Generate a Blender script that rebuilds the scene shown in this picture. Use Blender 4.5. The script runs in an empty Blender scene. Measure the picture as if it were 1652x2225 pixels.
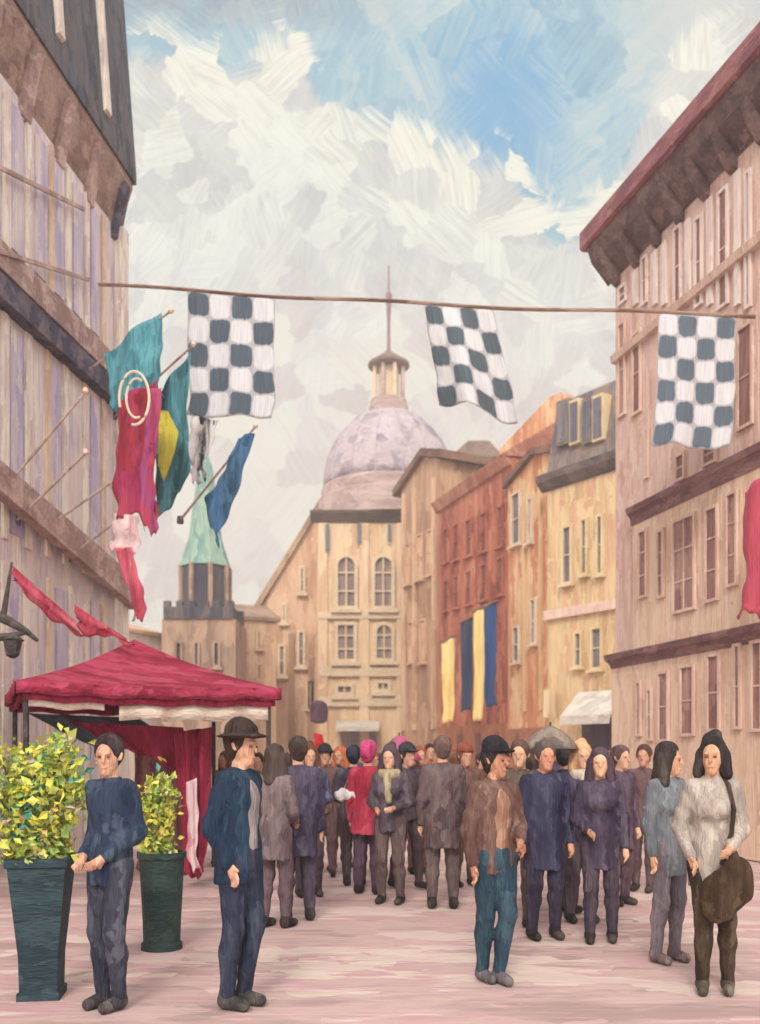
import bpy, math, random
import numpy as np
from mathutils import Vector, Matrix
random.seed(7); RNG = np.random.default_rng(7)
S = bpy.context.scene; COL = S.collection
R = math.radians
# ---------------------------------------------------------------- camera
F = 2000.0; HX, HY, EYE = 826.0, 1640.0, 1.6       # focal length and horizon of the picture (1652 x 2225 units)
cam = bpy.data.cameras.new('camera'); co = bpy.data.objects.new('camera', cam); COL.objects.link(co)
co.location = (0, 0, EYE); co.rotation_euler = (R(90), 0, 0)
cam.sensor_fit = 'VERTICAL'; cam.sensor_height = 36; cam.lens = F/2225*36; cam.shift_y = 527.5/2225
cam.clip_end = 2000; S.camera = co
cam.dof.use_dof = True; cam.dof.focus_distance = 6.6; cam.dof.aperture_fstop = 1.6
S.view_settings.view_transform = 'Standard'; S.view_settings.look = 'None'
S.view_settings.exposure = 0.6; S.view_settings.gamma = 1
SUN_STRENGTH, SUN_ANGLE, ELEV, AZ = 1.75, R(16), R(38), R(180)   # veiled sun behind the camera
sd = bpy.data.lights.new('sun', 'SUN'); sd.energy = SUN_STRENGTH; sd.angle = SUN_ANGLE; sd.color = (1, .93, .84)
so = bpy.data.objects.new('sun', sd); COL.objects.link(so); so.location = (-10, -10, 40)
dirv = Vector((.12, .78, -.61)).normalized()
so.rotation_euler = dirv.to_track_quat('-Z', 'Y').to_euler()

BACK_SKY_FILL = 2.25     # added fill: unseen sky overhead and behind the camera, brightened for the side walls
def lin(c):
    return tuple((v/255/12.92 if v/255 <= .04045 else ((v/255+.055)/1.055)**2.4) for v in c)

class NT:
    """small node helper"""
    def __init__(s, nt): s.nt = nt; s.n = nt.nodes; s.l = nt.links
    def new(s, t, **k):
        x = s.n.new(t)
        for a, b in k.items(): setattr(x, a, b)
        return x
    def put(s, sock, v):
        if hasattr(v, 'is_output') or isinstance(v, bpy.types.NodeSocket): s.l.new(v, sock)
        else: sock.default_value = v
    def m(s, op, a, b=0.0, c=0.0, clamp=False):
        x = s.new('ShaderNodeMath', operation=op, use_clamp=clamp)
        s.put(x.inputs[0], a); s.put(x.inputs[1], b); s.put(x.inputs[2], c); return x.outputs[0]
    def vm(s, op, a, b=(0, 0, 0)):
        x = s.new('ShaderNodeVectorMath', operation=op); s.put(x.inputs[0], a); s.put(x.inputs[1], b); return x.outputs[0]
    def noise(s, v, scale=1, detail=2, rough=.5, dist=0, dim='3D'):
        x = s.new('ShaderNodeTexNoise', noise_dimensions=dim); s.put(x.inputs['Vector'], v)
        x.inputs['Scale'].default_value = scale; x.inputs['Detail'].default_value = detail
        x.inputs['Roughness'].default_value = rough; x.inputs['Distortion'].default_value = dist
        return x.outputs['Fac'], x.outputs['Color']
    def ramp(s, f, stops, interp='LINEAR'):
        x = s.new('ShaderNodeValToRGB'); s.put(x.inputs[0], f); e = x.color_ramp.elements; x.color_ramp.interpolation = interp
        while len(e) < len(stops): e.new(.5)
        for i, (p, c) in enumerate(stops): e[i].position = p; e[i].color = (*c[:3], 1)
        return x.outputs[0]
    def mix(s, f, a, b, blend='MIX'):
        x = s.new('ShaderNodeMix', data_type='RGBA', blend_type=blend); s.put(x.inputs[0], f)
        for i, v in ((6, a), (7, b)):
            s.put(x.inputs[i], (*v, 1) if isinstance(v, tuple) and len(v) == 3 else v)
        return x.outputs[2]
    def smooth(s, v, a, b):
        x = s.new('ShaderNodeMapRange', interpolation_type='SMOOTHSTEP'); s.put(x.inputs[0], v)
        s.put(x.inputs[1], a); s.put(x.inputs[2], b); return x.outputs[0]
    def comb(s, x, y, z=0.0):
        c = s.new('ShaderNodeCombineXYZ'); s.put(c.inputs[0], x); s.put(c.inputs[1], y); s.put(c.inputs[2], z); return c.outputs[0]

# ---------------------------------------------------------------- sky: daylight sky with loose, broken cumulus
def build_world():
    w = bpy.data.worlds.new('World'); S.world = w; w.use_nodes = True
    t = NT(w.node_tree); t.n.clear()
    out = t.new('ShaderNodeOutputWorld'); bg = t.new('ShaderNodeBackground'); t.l.new(bg.outputs[0], out.inputs[0])
    sky = t.new('ShaderNodeTexSky', sky_type='NISHITA'); sky.sun_disc = False
    sky.sun_elevation = ELEV; sky.sun_rotation = AZ
    tc = t.new('ShaderNodeTexCoord'); sep = t.new('ShaderNodeSeparateXYZ'); t.l.new(tc.outputs['Generated'], sep.inputs[0])
    X, Y, Z = sep.outputs
    den = t.m('MAXIMUM', t.m('ABSOLUTE', Y), .15)
    u = t.m('DIVIDE', X, den); v = t.m('DIVIDE', Z, den)
    uv = t.comb(u, v)
    # daubs: cells of differing direction, each filled with bristle streaks
    def daubs(scale, seed, lo, hi):
        wv = t.new('ShaderNodeVectorMath', operation='SCALE'); t.l.new(t.vm('SUBTRACT', t.noise(uv, 15, 2, .5)[1], (.5, .5, .5)), wv.inputs[0]); wv.inputs['Scale'].default_value = .05
        wf = t.new('ShaderNodeVectorMath', operation='SCALE'); t.l.new(t.vm('SUBTRACT', t.noise(uv, 60, 3, .6)[1], (.5, .5, .5)), wf.inputs[0]); wf.inputs['Scale'].default_value = .022
        wob = t.vm('ADD', t.vm('ADD', t.vm('ADD', uv, wf.outputs[0]), wv.outputs[0]), (seed, seed*.7, 0))
        vo = t.new('ShaderNodeTexVoronoi', voronoi_dimensions='2D', feature='F1'); t.l.new(wob, vo.inputs['Vector']); vo.inputs['Scale'].default_value = scale
        cs = t.new('ShaderNodeSeparateColor'); t.l.new(vo.outputs['Color'], cs.inputs[0])
        rot = t.new('ShaderNodeVectorRotate', rotation_type='Z_AXIS'); t.l.new(t.vm('ADD', uv, (seed, seed, 0)), rot.inputs['Vector'])
        ang = t.m('ADD', t.m('MULTIPLY', cs.outputs[0], hi-lo), lo); t.l.new(ang, rot.inputs['Angle'])
        st = t.vm('MULTIPLY', rot.outputs[0], (scale*11, scale*.7, 1))
        br = t.noise(t.vm('ADD', st, vo.outputs['Color']), 1, 3, .62, .15)[0]
        return cs.outputs[1], br, vo.outputs['Distance'], cs.outputs[2]
    c1, b1, d1, e1 = daubs(15, 1.3, -.9, .9)
    c2, b2, d2, e2 = daubs(24, 4.1, -1.2, 1.5)
    c3, b3, d3, e3 = daubs(44, 7.7, -1.0, 1.2)
    big = t.noise(uv, 5, 3, .55)[0]
    # top edge of the cloud bank as a height over the horizontal direction
    fc = t.new('ShaderNodeFloatCurve'); fc.inputs[0].default_value = 1
    t.l.new(t.m('DIVIDE', t.m('ADD', u, .45), .9, clamp=True), fc.inputs[1])
    cv = fc.mapping.curves[0]
    pts = [(-.45, .77), (-.30, .77), (-.24, .782), (-.19, .755), (-.15, .765), (-.095, .785), (-.06, .725), (-.01, .70), (.05, .67), (.14, .65), (.18, .585), (.215, .58), (.26, .66), (.33, .78), (.45, .86)]
    for i, (a, b) in enumerate(pts):
        q = ((a+.45)/.9, b)
        if i == 0: cv.points[0].location = q
        elif i == len(pts)-1: cv.points[len(cv.points)-1].location = q
        else: cv.points.new(*q)
    fc.mapping.update()
    edge = t.m('ADD', fc.outputs[0], t.m('ADD', t.m('MULTIPLY', t.m('SUBTRACT', c2, .5), .055), t.m('MULTIPLY', t.m('SUBTRACT', b2, .5), .06)))
    below = t.m('SUBTRACT', edge, v)
    mask = t.smooth(below, -.012, .022)
    # blue part
    bl = t.ramp(t.m('ADD', t.m('ADD', t.m('MULTIPLY', c1, .2), t.m('MULTIPLY', c3, .16)), t.m('ADD', t.m('MULTIPLY', b1, .4), t.m('MULTIPLY', b3, .24))),
                [(.3, lin((140, 178, 196))), (.44, lin((158, 192, 206))), (.55, lin((180, 204, 210))), (.7, lin((204, 214, 212)))])
    du = t.m('SUBTRACT', u, .135); dv = t.m('SUBTRACT', v, .705)
    spot = t.m('SQRT', t.m('ADD', t.m('MULTIPLY', du, t.m('MULTIPLY', du, .8)), t.m('MULTIPLY', dv, t.m('MULTIPLY', dv, .45))))
    sp = t.smooth(t.m('ADD', spot, t.m('MULTIPLY', t.m('SUBTRACT', b1, .5), .09)), .10, .01)
    bl = t.mix(t.m('MULTIPLY', sp, .8), bl, lin((96, 166, 212)))
    topg = t.smooth(v, .765, .82)
    lft = t.smooth(u, .08, -.12)
    bl = t.mix(t.m('MULTIPLY', t.m('MULTIPLY', topg, lft), .6), bl, t.ramp(b2, [(.35, lin((150, 138, 150))), (.6, lin((160, 178, 184)))]))
    bl = t.mix(t.m('MULTIPLY', t.smooth(t.m('ADD', u, t.m('MULTIPLY', v, .35)), .50, .62), .8), bl, lin((216, 214, 206)))
    # cloud part
    f = t.m('ADD', t.m('ADD', t.m('MULTIPLY', c1, .22), t.m('MULTIPLY', c3, .10)), t.m('ADD', t.m('ADD', t.m('MULTIPLY', b1, .34), t.m('MULTIPLY', b3, .12)), t.m('MULTIPLY', big, .22)))
    cl = t.ramp(f, [(.34, lin((200, 197, 196))), (.45, lin((216, 214, 210))), (.54, lin((228, 226, 219))), (.66, lin((244, 243, 232)))])
    rim = t.m('MULTIPLY', t.smooth(below, .24, .04), t.smooth(t.m('ADD', t.m('MULTIPLY', c2, .7), t.m('MULTIPLY', b2, .3)), .42, .62))
    cl = t.mix(t.m('MULTIPLY', rim, .85), cl, t.ramp(b2, [(.35, lin((226, 222, 196))), (.6, lin((252, 249, 226)))]))
    cl = t.mix(.5, cl, t.ramp(t.m('ADD', t.m('MULTIPLY', b2, .7), t.m('MULTIPLY', c2, .3)), [(.38, lin((202, 199, 196))), (.5, lin((222, 220, 212))), (.62, lin((244, 243, 232)))]))
    low = t.smooth(t.m('ADD', v, t.m('MULTIPLY', t.m('SUBTRACT', c1, .5), .12)), .54, .34)
    lowc = t.ramp(t.m('ADD', t.m('MULTIPLY', b1, .6), t.m('MULTIPLY', c2, .4)), [(.3, lin((216, 200, 192))), (.48, lin((230, 218, 209))), (.66, lin((240, 232, 216)))])
    cl = t.mix(low, cl, lowc)
    skyc = t.mix(mask, bl, cl)
    nish = t.new('ShaderNodeVectorMath', operation='SCALE'); t.l.new(sky.outputs[0], nish.inputs[0]); nish.inputs['Scale'].default_value = .1
    col = t.mix(.96, nish.outputs[0], skyc)
    # overhead, behind the camera and below: plain pale colour, brightened as added fill
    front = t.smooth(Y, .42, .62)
    bk = t.new('ShaderNodeVectorMath', operation='SCALE'); t.l.new(t.mix(.8, nish.outputs[0], (.80, .76, .72)), bk.inputs[0]); bk.inputs['Scale'].default_value = BACK_SKY_FILL
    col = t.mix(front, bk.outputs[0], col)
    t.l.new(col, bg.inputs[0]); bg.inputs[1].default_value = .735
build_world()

# ---------------------------------------------------------------- materials: oil-like broken colour on real surfaces
MC = {}
K = .86
def M(name, cols, d=16, along='z', rough=.8, bump=.35, contrast=.14, w=13, stretch=.09, sheen=0):
    key = name
    if key in MC: return MC[key]
    m = bpy.data.materials.new(name); m.use_nodes = True; t = NT(m.node_tree); bs = m.node_tree.nodes['Principled BSDF']
    tc = t.new('ShaderNodeTexCoord'); sw = w*d/F
    k = stretch
    sc = {'z': (1, 1, k), 'x': (k*1.3, 1, 1), 'y': (1, k, 1), 'a': (.6, .6, .6)}[along]
    v0 = tc.outputs['Object']
    a = t.vm('MULTIPLY', v0, tuple(c*.55/sw for c in sc))
    n1 = t.noise(a, 1, 2.5, .6, .6)[0]
    b = t.vm('MULTIPLY', v0, tuple(c*2.6/sw for c in sc))
    n2 = t.noise(b, 1, 2, .6, .2)[0]
    big = t.noise(v0, .12/sw, 2, .5)[0]
    kk = {'z': (1, 1, .22), 'x': (.2, 1, 1), 'y': (1, .22, 1), 'a': (.7, .7, .7)}[along]
    wn = t.new('ShaderNodeVectorMath', operation='SCALE'); t.l.new(t.vm('SUBTRACT', t.noise(v0, .5/sw, 2)[1], (.5, .5, .5)), wn.inputs[0]); wn.inputs['Scale'].default_value = 2.6*sw
    vo = t.new('ShaderNodeTexVoronoi', feature='F1')
    t.l.new(t.vm('MULTIPLY', t.vm('ADD', v0, wn.outputs[0]), tuple(c*.62/sw for c in kk)), vo.inputs['Vector']); vo.inputs['Scale'].default_value = 1
    cs = t.new('ShaderNodeSeparateColor'); t.l.new(vo.outputs['Color'], cs.inputs[0])
    f = t.m('ADD', t.m('MULTIPLY', n1, .40), t.m('ADD', t.m('MULTIPLY', n2, .14), t.m('MULTIPLY', big, .24)))
    f = t.m('ADD', f, t.m('MULTIPLY', cs.outputs[0], .22))
    n = len(cols); stops = []
    for i, c in enumerate(cols):
        p = .37 + (.26*i/(n-1) if n > 1 else 0); stops.append((p, tuple(x*K for x in lin(c))))
    col = t.ramp(f, stops) if n > 1 else t.ramp(f, [(.0, stops[0][1]), (1, stops[0][1])])
    g = t.m('ADD', t.m('MULTIPLY', t.m('SUBTRACT', n2, .5), contrast*2.6), 1.0)
    gc = t.new('ShaderNodeVectorMath', operation='SCALE'); t.l.new(col, gc.inputs[0]); t.put(gc.inputs['Scale'], g)
    t.l.new(gc.outputs[0], bs.inputs['Base Color'])
    bs.inputs['Roughness'].default_value = rough
    bs.inputs['Specular IOR Level'].default_value = .25
    bp = t.new('ShaderNodeBump'); bp.inputs['Strength'].default_value = min(1, bump*2); bp.inputs['Distance'].default_value = .35*sw
    t.l.new(n2, bp.inputs['Height']); t.l.new(bp.outputs[0], bs.inputs['Normal'])
    MC[key] = m; return m

# ---------------------------------------------------------------- scene bookkeeping
def setp(o, label=None, cat=None, group=None, kind=None):
    if label: o['label'] = label
    if cat: o['category'] = cat
    if group: o['group'] = group
    if kind: o['kind'] = kind
    return o
def thing(name, loc, label, cat, group=None, rz=0):
    o = bpy.data.objects.new(name, None); COL.objects.link(o); o.location = loc; o.rotation_euler = (0, 0, rz)
    o.empty_display_size = .2
    return setp(o, label, cat, group)
class MB:
    """vertex/face collector; off is taken away from every point so parts sit in their thing's own space"""
    def __init__(s, off=(0, 0, 0)): s.v = []; s.f = []; s.mi = []; s.off = Vector(off); s.cur = 0; s.uv = None
    def pts(s, ps):
        b = len(s.v); s.v += [tuple(Vector(p)-s.off) for p in ps]; return b
    def face(s, *idx): s.f.append(tuple(idx)); s.mi.append(s.cur)
    def hexa(s, p):        # p: 8 points, bottom 0-3, top 4-7
        b = s.pts(p)
        for q in ((3, 2, 1, 0), (4, 5, 6, 7), (0, 1, 5, 4), (1, 2, 6, 5), (2, 3, 7, 6), (3, 0, 4, 7)): s.face(*[b+i for i in q])
    def box(s, x0, x1, y0, y1, z0, z1):
        s.hexa([(x0, y0, z0), (x1, y0, z0), (x1, y1, z0), (x0, y1, z0), (x0, y0, z1), (x1, y0, z1), (x1, y1, z1), (x0, y1, z1)])
    def fbox(s, fr, u0, u1, n0, n1, z0, z1):
        P = fr.pt
        s.hexa([P(u0, n1, z0), P(u1, n1, z0), P(u1, n0, z0), P(u0, n0, z0), P(u0, n1, z1), P(u1, n1, z1), P(u1, n0, z1), P(u0, n0, z1)])
    def fprism(s, fr, prof, u0, u1):   # profile of (n, z) swept along u
        n = len(prof)
        b = s.pts([fr.pt(u0, a, z) for a, z in prof] + [fr.pt(u1, a, z) for a, z in prof])
        for i in range(n): j = (i+1) % n; s.face(b+i, b+j, b+n+j, b+n+i)
        s.face(*[b+i for i in range(n)][::-1]); s.face(*[b+n+i for i in range(n)])
    def fpoly(s, fr, poly, n0, n1):    # outline of (u, z) thickened from n0 to n1
        n = len(poly)
        b = s.pts([fr.pt(u, n1, z) for u, z in poly] + [fr.pt(u, n0, z) for u, z in poly])
        for i in range(n): j = (i+1) % n; s.face(b+j, b+i, b+n+i, b+n+j)
        s.face(*[b+i for i in range(n)]); s.face(*[b+n+i for i in range(n)][::-1])
    def tube(s, ps, r, seg=8, r2=None):
        ps = [Vector(p) for p in ps]; rings = []; n = len(ps)
        for i, p in enumerate(ps):
            d = (ps[min(i+1, n-1)]-ps[max(i-1, 0)]).normalized()
            up = Vector((0, 0, 1)) if abs(d.z) < .9 else Vector((1, 0, 0))
            a = d.cross(up).normalized(); c = d.cross(a); rr = r if r2 is None else r+(r2-r)*i/(n-1)
            rings.append(s.pts([p+(a*math.cos(2*math.pi*k/seg)+c*math.sin(2*math.pi*k/seg))*rr for k in range(seg)]))
        for i in range(n-1):
            for k in range(seg):
                q = (k+1) % seg; s.face(rings[i]+k, rings[i]+q, rings[i+1]+q, rings[i+1]+k)
        s.face(*[rings[0]+k for k in range(seg)][::-1]); s.face(*[rings[-1]+k for k in range(seg)])
    def lathe(s, c, prof, seg=24, sx=1, sy=1, rot=0):
        rings = [s.pts([(c[0]+r*sx*math.cos(rot+2*math.pi*k/seg), c[1]+r*sy*math.sin(rot+2*math.pi*k/seg), c[2]+z) for k in range(seg)]) for r, z in prof]
        for i in range(len(prof)-1):
            for k in range(seg):
                q = (k+1) % seg; s.face(rings[i]+k, rings[i]+q, rings[i+1]+q, rings[i+1]+k)
        s.face(*[rings[0]+k for k in range(seg)][::-1]); s.face(*[rings[-1]+k for k in range(seg)])
    def build(s, name, mats, parent=None, smooth=False, loc=None):
        me = bpy.data.meshes.new(name); me.from_pydata(s.v, [], s.f)
        for m in (mats if isinstance(mats, (list, tuple)) else [mats]): me.materials.append(m)
        me.polygons.foreach_set('material_index', s.mi)
        if smooth: me.polygons.foreach_set('use_smooth', [True]*len(s.f))
        me.update(); o = bpy.data.objects.new(name, me); COL.objects.link(o)
        if parent: o.parent = parent
        if loc: o.location = loc
        return o
def W(px, py, y): return Vector(((px-HX)/F*y, y, EYE+(HY-py)/F*y))
class Fr:
    """a facade: left and right foot points as (picture x, distance)"""
    def __init__(s, pl, yl, pr, yr):
        s.O = Vector(((pl-HX)/F*yl, yl, 0)); e = Vector(((pr-HX)/F*yr, yr, 0))
        s.L = (e-s.O).length; s.U = (e-s.O)/s.L; s.N = Vector((s.U.y, -s.U.x, 0))
    def pt(s, u, n, z): p = s.O+s.U*u+s.N*n; return Vector((p.x, p.y, z))
    def at(s, px, py=0):
        r = (px-HX)/F; u = (s.O.x-r*s.O.y)/(r*s.U.y-s.U.x); y = s.O.y+s.U.y*u
        return u, EYE+(HY-py)/F*y

# ---------------------------------------------------------------- palette
SL = lambda *c: c
glass_l = M('window glass mauve', [(116, 98, 112), (140, 118, 128), (166, 144, 148)], 17, contrast=.2)
glass_r = M('window dark brown', [(140, 102, 98), (158, 118, 110), (188, 150, 138)], 16, contrast=.2, stretch=.05)
glass_f = M('far window grey', [(126, 104, 104), (150, 128, 122), (160, 140, 128)], 55, contrast=.16)
glass_s = M('slate window', [(92, 88, 104), (112, 106, 118), (140, 128, 122)], 34, contrast=.2)

def window(root, fr, u0, u1, z0, z1, pane, frame, arch=False, t=.07, bars=(1, 1), proud=.09, sill=True):
    off = root.location
    def outline(a0, a1, b0, b1):
        if not arch: return [(a0, b0), (a1, b0), (a1, b1), (a0, b1)]
        r = (a1-a0)/2; c = (a0+a1)/2; n = 10
        return [(a0, b0), (a1, b0)]+[(c+r*math.cos(math.pi*i/n), b1-r+r*math.sin(math.pi*i/n)) for i in range(n+1)]
    P1, P2 = outline(u0, u1, z0, z1), outline(u0+t, u1-t, z0+t, z1-t)
    f = MB(off); n = len(P1)
    b = f.pts([fr.pt(a, .003, z) for a, z in P1]+[fr.pt(a, proud, z) for a, z in P1]+[fr.pt(a, proud, z) for a, z in P2]+[fr.pt(a, .003, z) for a, z in P2])
    for i in range(n):
        j = (i+1) % n
        for k in range(3): f.face(b+k*n+i, b+k*n+j, b+(k+1)*n+j, b+(k+1)*n+i)
    for i in range(1, bars[0]):
        c = u0+(u1-u0)*i/bars[0]; f.fbox(fr, c-t*.25, c+t*.25, .022, proud*.7, z0+t, z1-t)
    for i in range(1, bars[1]):
        c = z0+(z1-z0)*i/bars[1]; f.fbox(fr, u0+t, u1-t, .022, proud*.6, c-t*.25, c+t*.25)
    if sill: f.fbox(fr, u0-t, u1+t, .003, proud*1.9, z0-t*1.1, z0-.002)
    fo = f.build('window', frame, root)
    g = MB(off); g.fpoly(fr, outline(u0+t*.8, u1-t*.8, z0+t*.8, z1-t*.8), .004, .018)
    g.build('window_pane', pane, fo)
    return fo
def winpx(root, fr, x0, x1, y0, y1, pane, frame, **k):
    u0, zb0 = fr.at(x0, y1); u1, _ = fr.at(x1, y1); um = (u0+u1)/2; xm = (x0+x1)/2
    zb = fr.at(xm, y1)[1]; zt = fr.at(xm, y0)[1]
    return window(root, fr, u0, u1, zb, zt, pane, frame, **k)

# ================================================================ GROUND
g = MB(); 
xs = np.linspace(-1, 1, 41); 
NX, NY = 60, 90
for j in range(NY+1):
    for i in range(NX+1):
        a = (i/NX*2-1); b = j/NY; x = 150*a*abs(a)**1.3; y = -20+b*b*190
        g.v.append((x, y, 0))
for j in range(NY):
    for i in range(NX):
        k = j*(NX+1)+i; g.face(k, k+1, k+NX+2, k+NX+1)
m_ground = M('street paving', [(176, 150, 146), (194, 166, 162), (206, 178, 172), (202, 160, 164), (220, 204, 190), (212, 186, 182)], 7, along='x', contrast=.07, w=52, stretch=.14, bump=.08, rough=.8)
st = g.build('street', m_ground); setp(st, kind='structure')

# ================================================================ LEFT BUILDING (half timbered, mansard roof)
frL = Fr(-600, 7.6, 258, 16.0)
frL = Fr(258, 16.0, 258, 16.0+1e-3)  # placeholder, replaced below
class FrDir(Fr):
    def __init__(s, px, y, d, length):   # right hand end at px,y; runs back towards the camera
        e = Vector(((px-HX)/F*y, y, 0)); d = Vector((d[0], d[1], 0)).normalized()
        s.O = e-d*length; s.L = length; s.U = d; s.N = Vector((d.y, -d.x, 0))
frL = FrDir(256, 16.0, ((1100-HX)/F, 1), 15)
m_lwall = M('lavender plaster', [(200, 186, 204), (220, 208, 208), (232, 216, 206), (226, 214, 220), (242, 232, 218)], 14, contrast=.2, w=15, stretch=.035, bump=.5)
m_stud = M('pale limed timber', [(212, 194, 186), (230, 216, 204), (246, 238, 222), (220, 202, 198)], 14, contrast=.2, stretch=.04, bump=.5)
m_lpanel = M('violet panel', [(182, 172, 202), (206, 194, 206), (226, 212, 208)], 14, contrast=.22, stretch=.035)  # lavender infill between the studs, the panels' own colour
m_beam = M('brown beam', [(152, 126, 120), (178, 150, 142), (200, 174, 164)], 14, along='a', contrast=.16)
m_dbeam = M('dark indigo beam', [(70, 68, 84), (94, 90, 104), (122, 110, 116)], 14, along='a', contrast=.2)
m_slate = M('slate roof', [(70, 72, 82), (88, 88, 94), (112, 104, 104), (74, 88, 104)], 14, contrast=.22, stretch=.06)
m_soffit = M('soffit boards', [(134, 108, 100), (156, 130, 118), (174, 148, 136)], 14, along='a', contrast=.16)
m_cream = M('cream board', [(206, 178, 156), (224, 200, 172), (234, 216, 190)], 14, contrast=.16)
L = frL.L
ZT = 10.9
root = thing('timber_framed_building', tuple(frL.pt(L/2, -3, 0)), 'tall pale half-timbered building with dark slate mansard roof, filling the left side of the street', 'building')
off = root.location
b = MB(off); b.fbox(frL, 0, L, -6, 0, -.2, ZT+.4); b.build('wall', m_lwall, root)
# steep slate roof with overhang
cove = [(0, ZT-.20), (.06, ZT-.02), (.14, ZT+.34), (.22, ZT+.58), (.22, ZT+.70), (0, ZT+.70)]
b = MB(off); b.fprism(frL, cove, -.1, L+.12); b.build('eaves_soffit', m_soffit, root)
b = MB(off); b.fprism(frL, [(.20, ZT+.70), (.26, ZT+.70), (.26, ZT+.86), (-.10, ZT+5.6), (-2, ZT+5.6), (-2, ZT+.70)], -.1, L+.2); rf = b.build('roof', m_slate, root)
for k, uu in enumerate((L-1.0, L-2.6, L-4.2)):
    b = MB(off); b.fprism(frL, [(.2, ZT+1.1), (.30, ZT+1.15), (.02, ZT+5.2), (-.2, ZT+5.2)], uu-.09, uu+.09); b.build('roof_batten', m_stud, rf)
for i in range(13):     # brackets under the eaves
    uu = L-.15-i*1.0
    b = MB(off); b.fprism(frL, [(.0, ZT-.45), (.06, ZT-.42), (.16, ZT+.08), (.25, ZT+.50), (.16, ZT+.45), (0, ZT-.1)], uu-.13, uu+.10); b.build('eaves_bracket', m_dbeam if i == 0 else m_beam, root)
b = MB(off); b.fbox(frL, L-.14, L+.10, .002, .16, 0, ZT-.2); b.build('corner_post', m_stud, root)
# horizontal beams: upper jetty brown + indigo, lower sloping brace
zb = frL.at(240, 880)[1]
b = MB(off); b.fbox(frL, 0, L-.15, .002, .20, zb-.02, zb+.30); b.build('jetty_beam', m_dbeam, root)
b = MB(off); b.fbox(frL, 0, L-.15, .002, .13, zb+.42, zb+.80); b.build('upper_beam', m_beam, root)
u0, z0 = frL.at(262, 1305); u1, z1 = frL.at(0, 1088)
u2, z2 = frL.at(215, 1175)
b = MB(off); sl = (z1-z0)/(u1-u0)
b.fpoly(frL, [(u1-3, z1-3*sl-.12), (u0, z0-.16), (u0, z0+.34), (u1-3, z1-3*sl+.20)], .17, .34)
b.build('sloping_brace', m_beam, root)
for (x0, y0, x1, y1) in ((0, 402, 165, 457), (0, 577, 176, 610)):
    ua, za = frL.at(x0, y0); ub, zb2 = frL.at(x1, y1); zz = (za+zb2)/2
    b = MB(off); b.fpoly(frL, [(ua-2, za-.03-(zb2-za)*.6), (ub, zb2-.03), (ub, zb2+.03), (ua-2, za+.03-(zb2-za)*.6)], .125, .16); b.build('transom_rail', m_beam, root)
rnd = random.Random(3)
levels = [(zb+.82, ZT-.3), (4.5, zb-.04), (.15, 4.2)]
for li, (za, zc) in enumerate(levels):
    uu = L-.62; i = 0
    while uu > 5.2:
        w = rnd.uniform(.10, .17)
        b = MB(off); b.fbox(frL, uu-w/2, uu+w/2, .002, .045, za, zc); b.build('timber_stud', m_stud if i % 3 else m_cream, root)
        if i % 2 == 0 or li == 0:
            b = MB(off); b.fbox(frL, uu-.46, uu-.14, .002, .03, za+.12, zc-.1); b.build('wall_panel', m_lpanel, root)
        uu -= rnd.uniform(.52, .70); i += 1

# ================================================================ RIGHT BUILDING (jettied, deep cove eaves)
class FrDirR(Fr):
    def __init__(s, px, y, d, length):
        s.O = Vector(((px-HX)/F*y, y, 0)); d = Vector((d[0], d[1], 0)).normalized(); s.U = -d; s.L = length; s.N = Vector((s.U.y, -s.U.x, 0))
frR = FrDirR(1338, 18.0, ((300-HX)/F, 1), 13.5)
m_rwall = M('rose plaster', [(206, 166, 154), (224, 188, 172), (234, 206, 190), (216, 182, 174)], 15, contrast=.14, stretch=.05)
m_rlow = M('peach plaster', [(222, 186, 162), (234, 202, 174), (240, 212, 186), (214, 174, 156)], 15, contrast=.12, stretch=.05)
m_pale = M('pale upper stripe', [(222, 200, 190), (234, 216, 206), (240, 228, 218)], 15, contrast=.16, stretch=.04)
m_fascia = M('red fascia', [(132, 84, 90), (152, 100, 104), (174, 122, 118)], 15, along='y', contrast=.14)
m_rsoff = M('cove dark brown', [(100, 82, 82), (122, 98, 94), (146, 122, 116)], 15, along='a', contrast=.2)
m_band = M('string course', [(124, 92, 94), (144, 110, 110), (166, 132, 128)], 15, along='y', contrast=.18)
ZR = 11.02
root = thing('jettied_shop_building', tuple(frR.pt(frR.L/2, -3, 0)), 'rose and peach plastered building under deep red eaves on the right side of the street', 'building')
off = root.location; L = frR.L
z1 = frR.at(1384, 1118)[1]; z2 = frR.at(1354, 1432)[1]
u_s = frR.at(1366, 0)[0]
b = MB(off); b.fbox(frR, 0, L, -6, 0, -.2, ZR+.8); b.build('wall', m_rwall, root)
b = MB(off); b.fbox(frR, frR.at(1386)[0], L, .0, .10, z2+.05, z1-.05); b.build('middle_storey_wall', m_rlow, root)
b = MB(off); b.fbox(frR, .10, L, .0, .14, 0.02, z2-.1); b.build('ground_storey_wall', m_rlow, root)
cove = [(0, ZR-.12), (.12, ZR+.02), (.36, ZR+.28), (.46, ZR+.56), (.46, ZR+.66), (0, ZR+.66)]
b = MB(off); b.fprism(frR, cove, -.30, L); b.build('eaves_cove', m_rsoff, root)
b = MB(off); b.fprism(frR, [(-.5, ZR+.66), (.50, ZR+.56), (.56, ZR+.60), (.56, ZR+.92), (.2, ZR+1.12), (-.5, ZR+1.15)], -.42, L); rf = b.build('roof_fascia', m_fascia, root)
b = MB(off); b.fprism(frR, [(.2, ZR+1.10), (.24, ZR+1.16), (-3, ZR+3.2), (-6, ZR+1.1)], -.42, L); b.build('roof', m_fascia, root)
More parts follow.
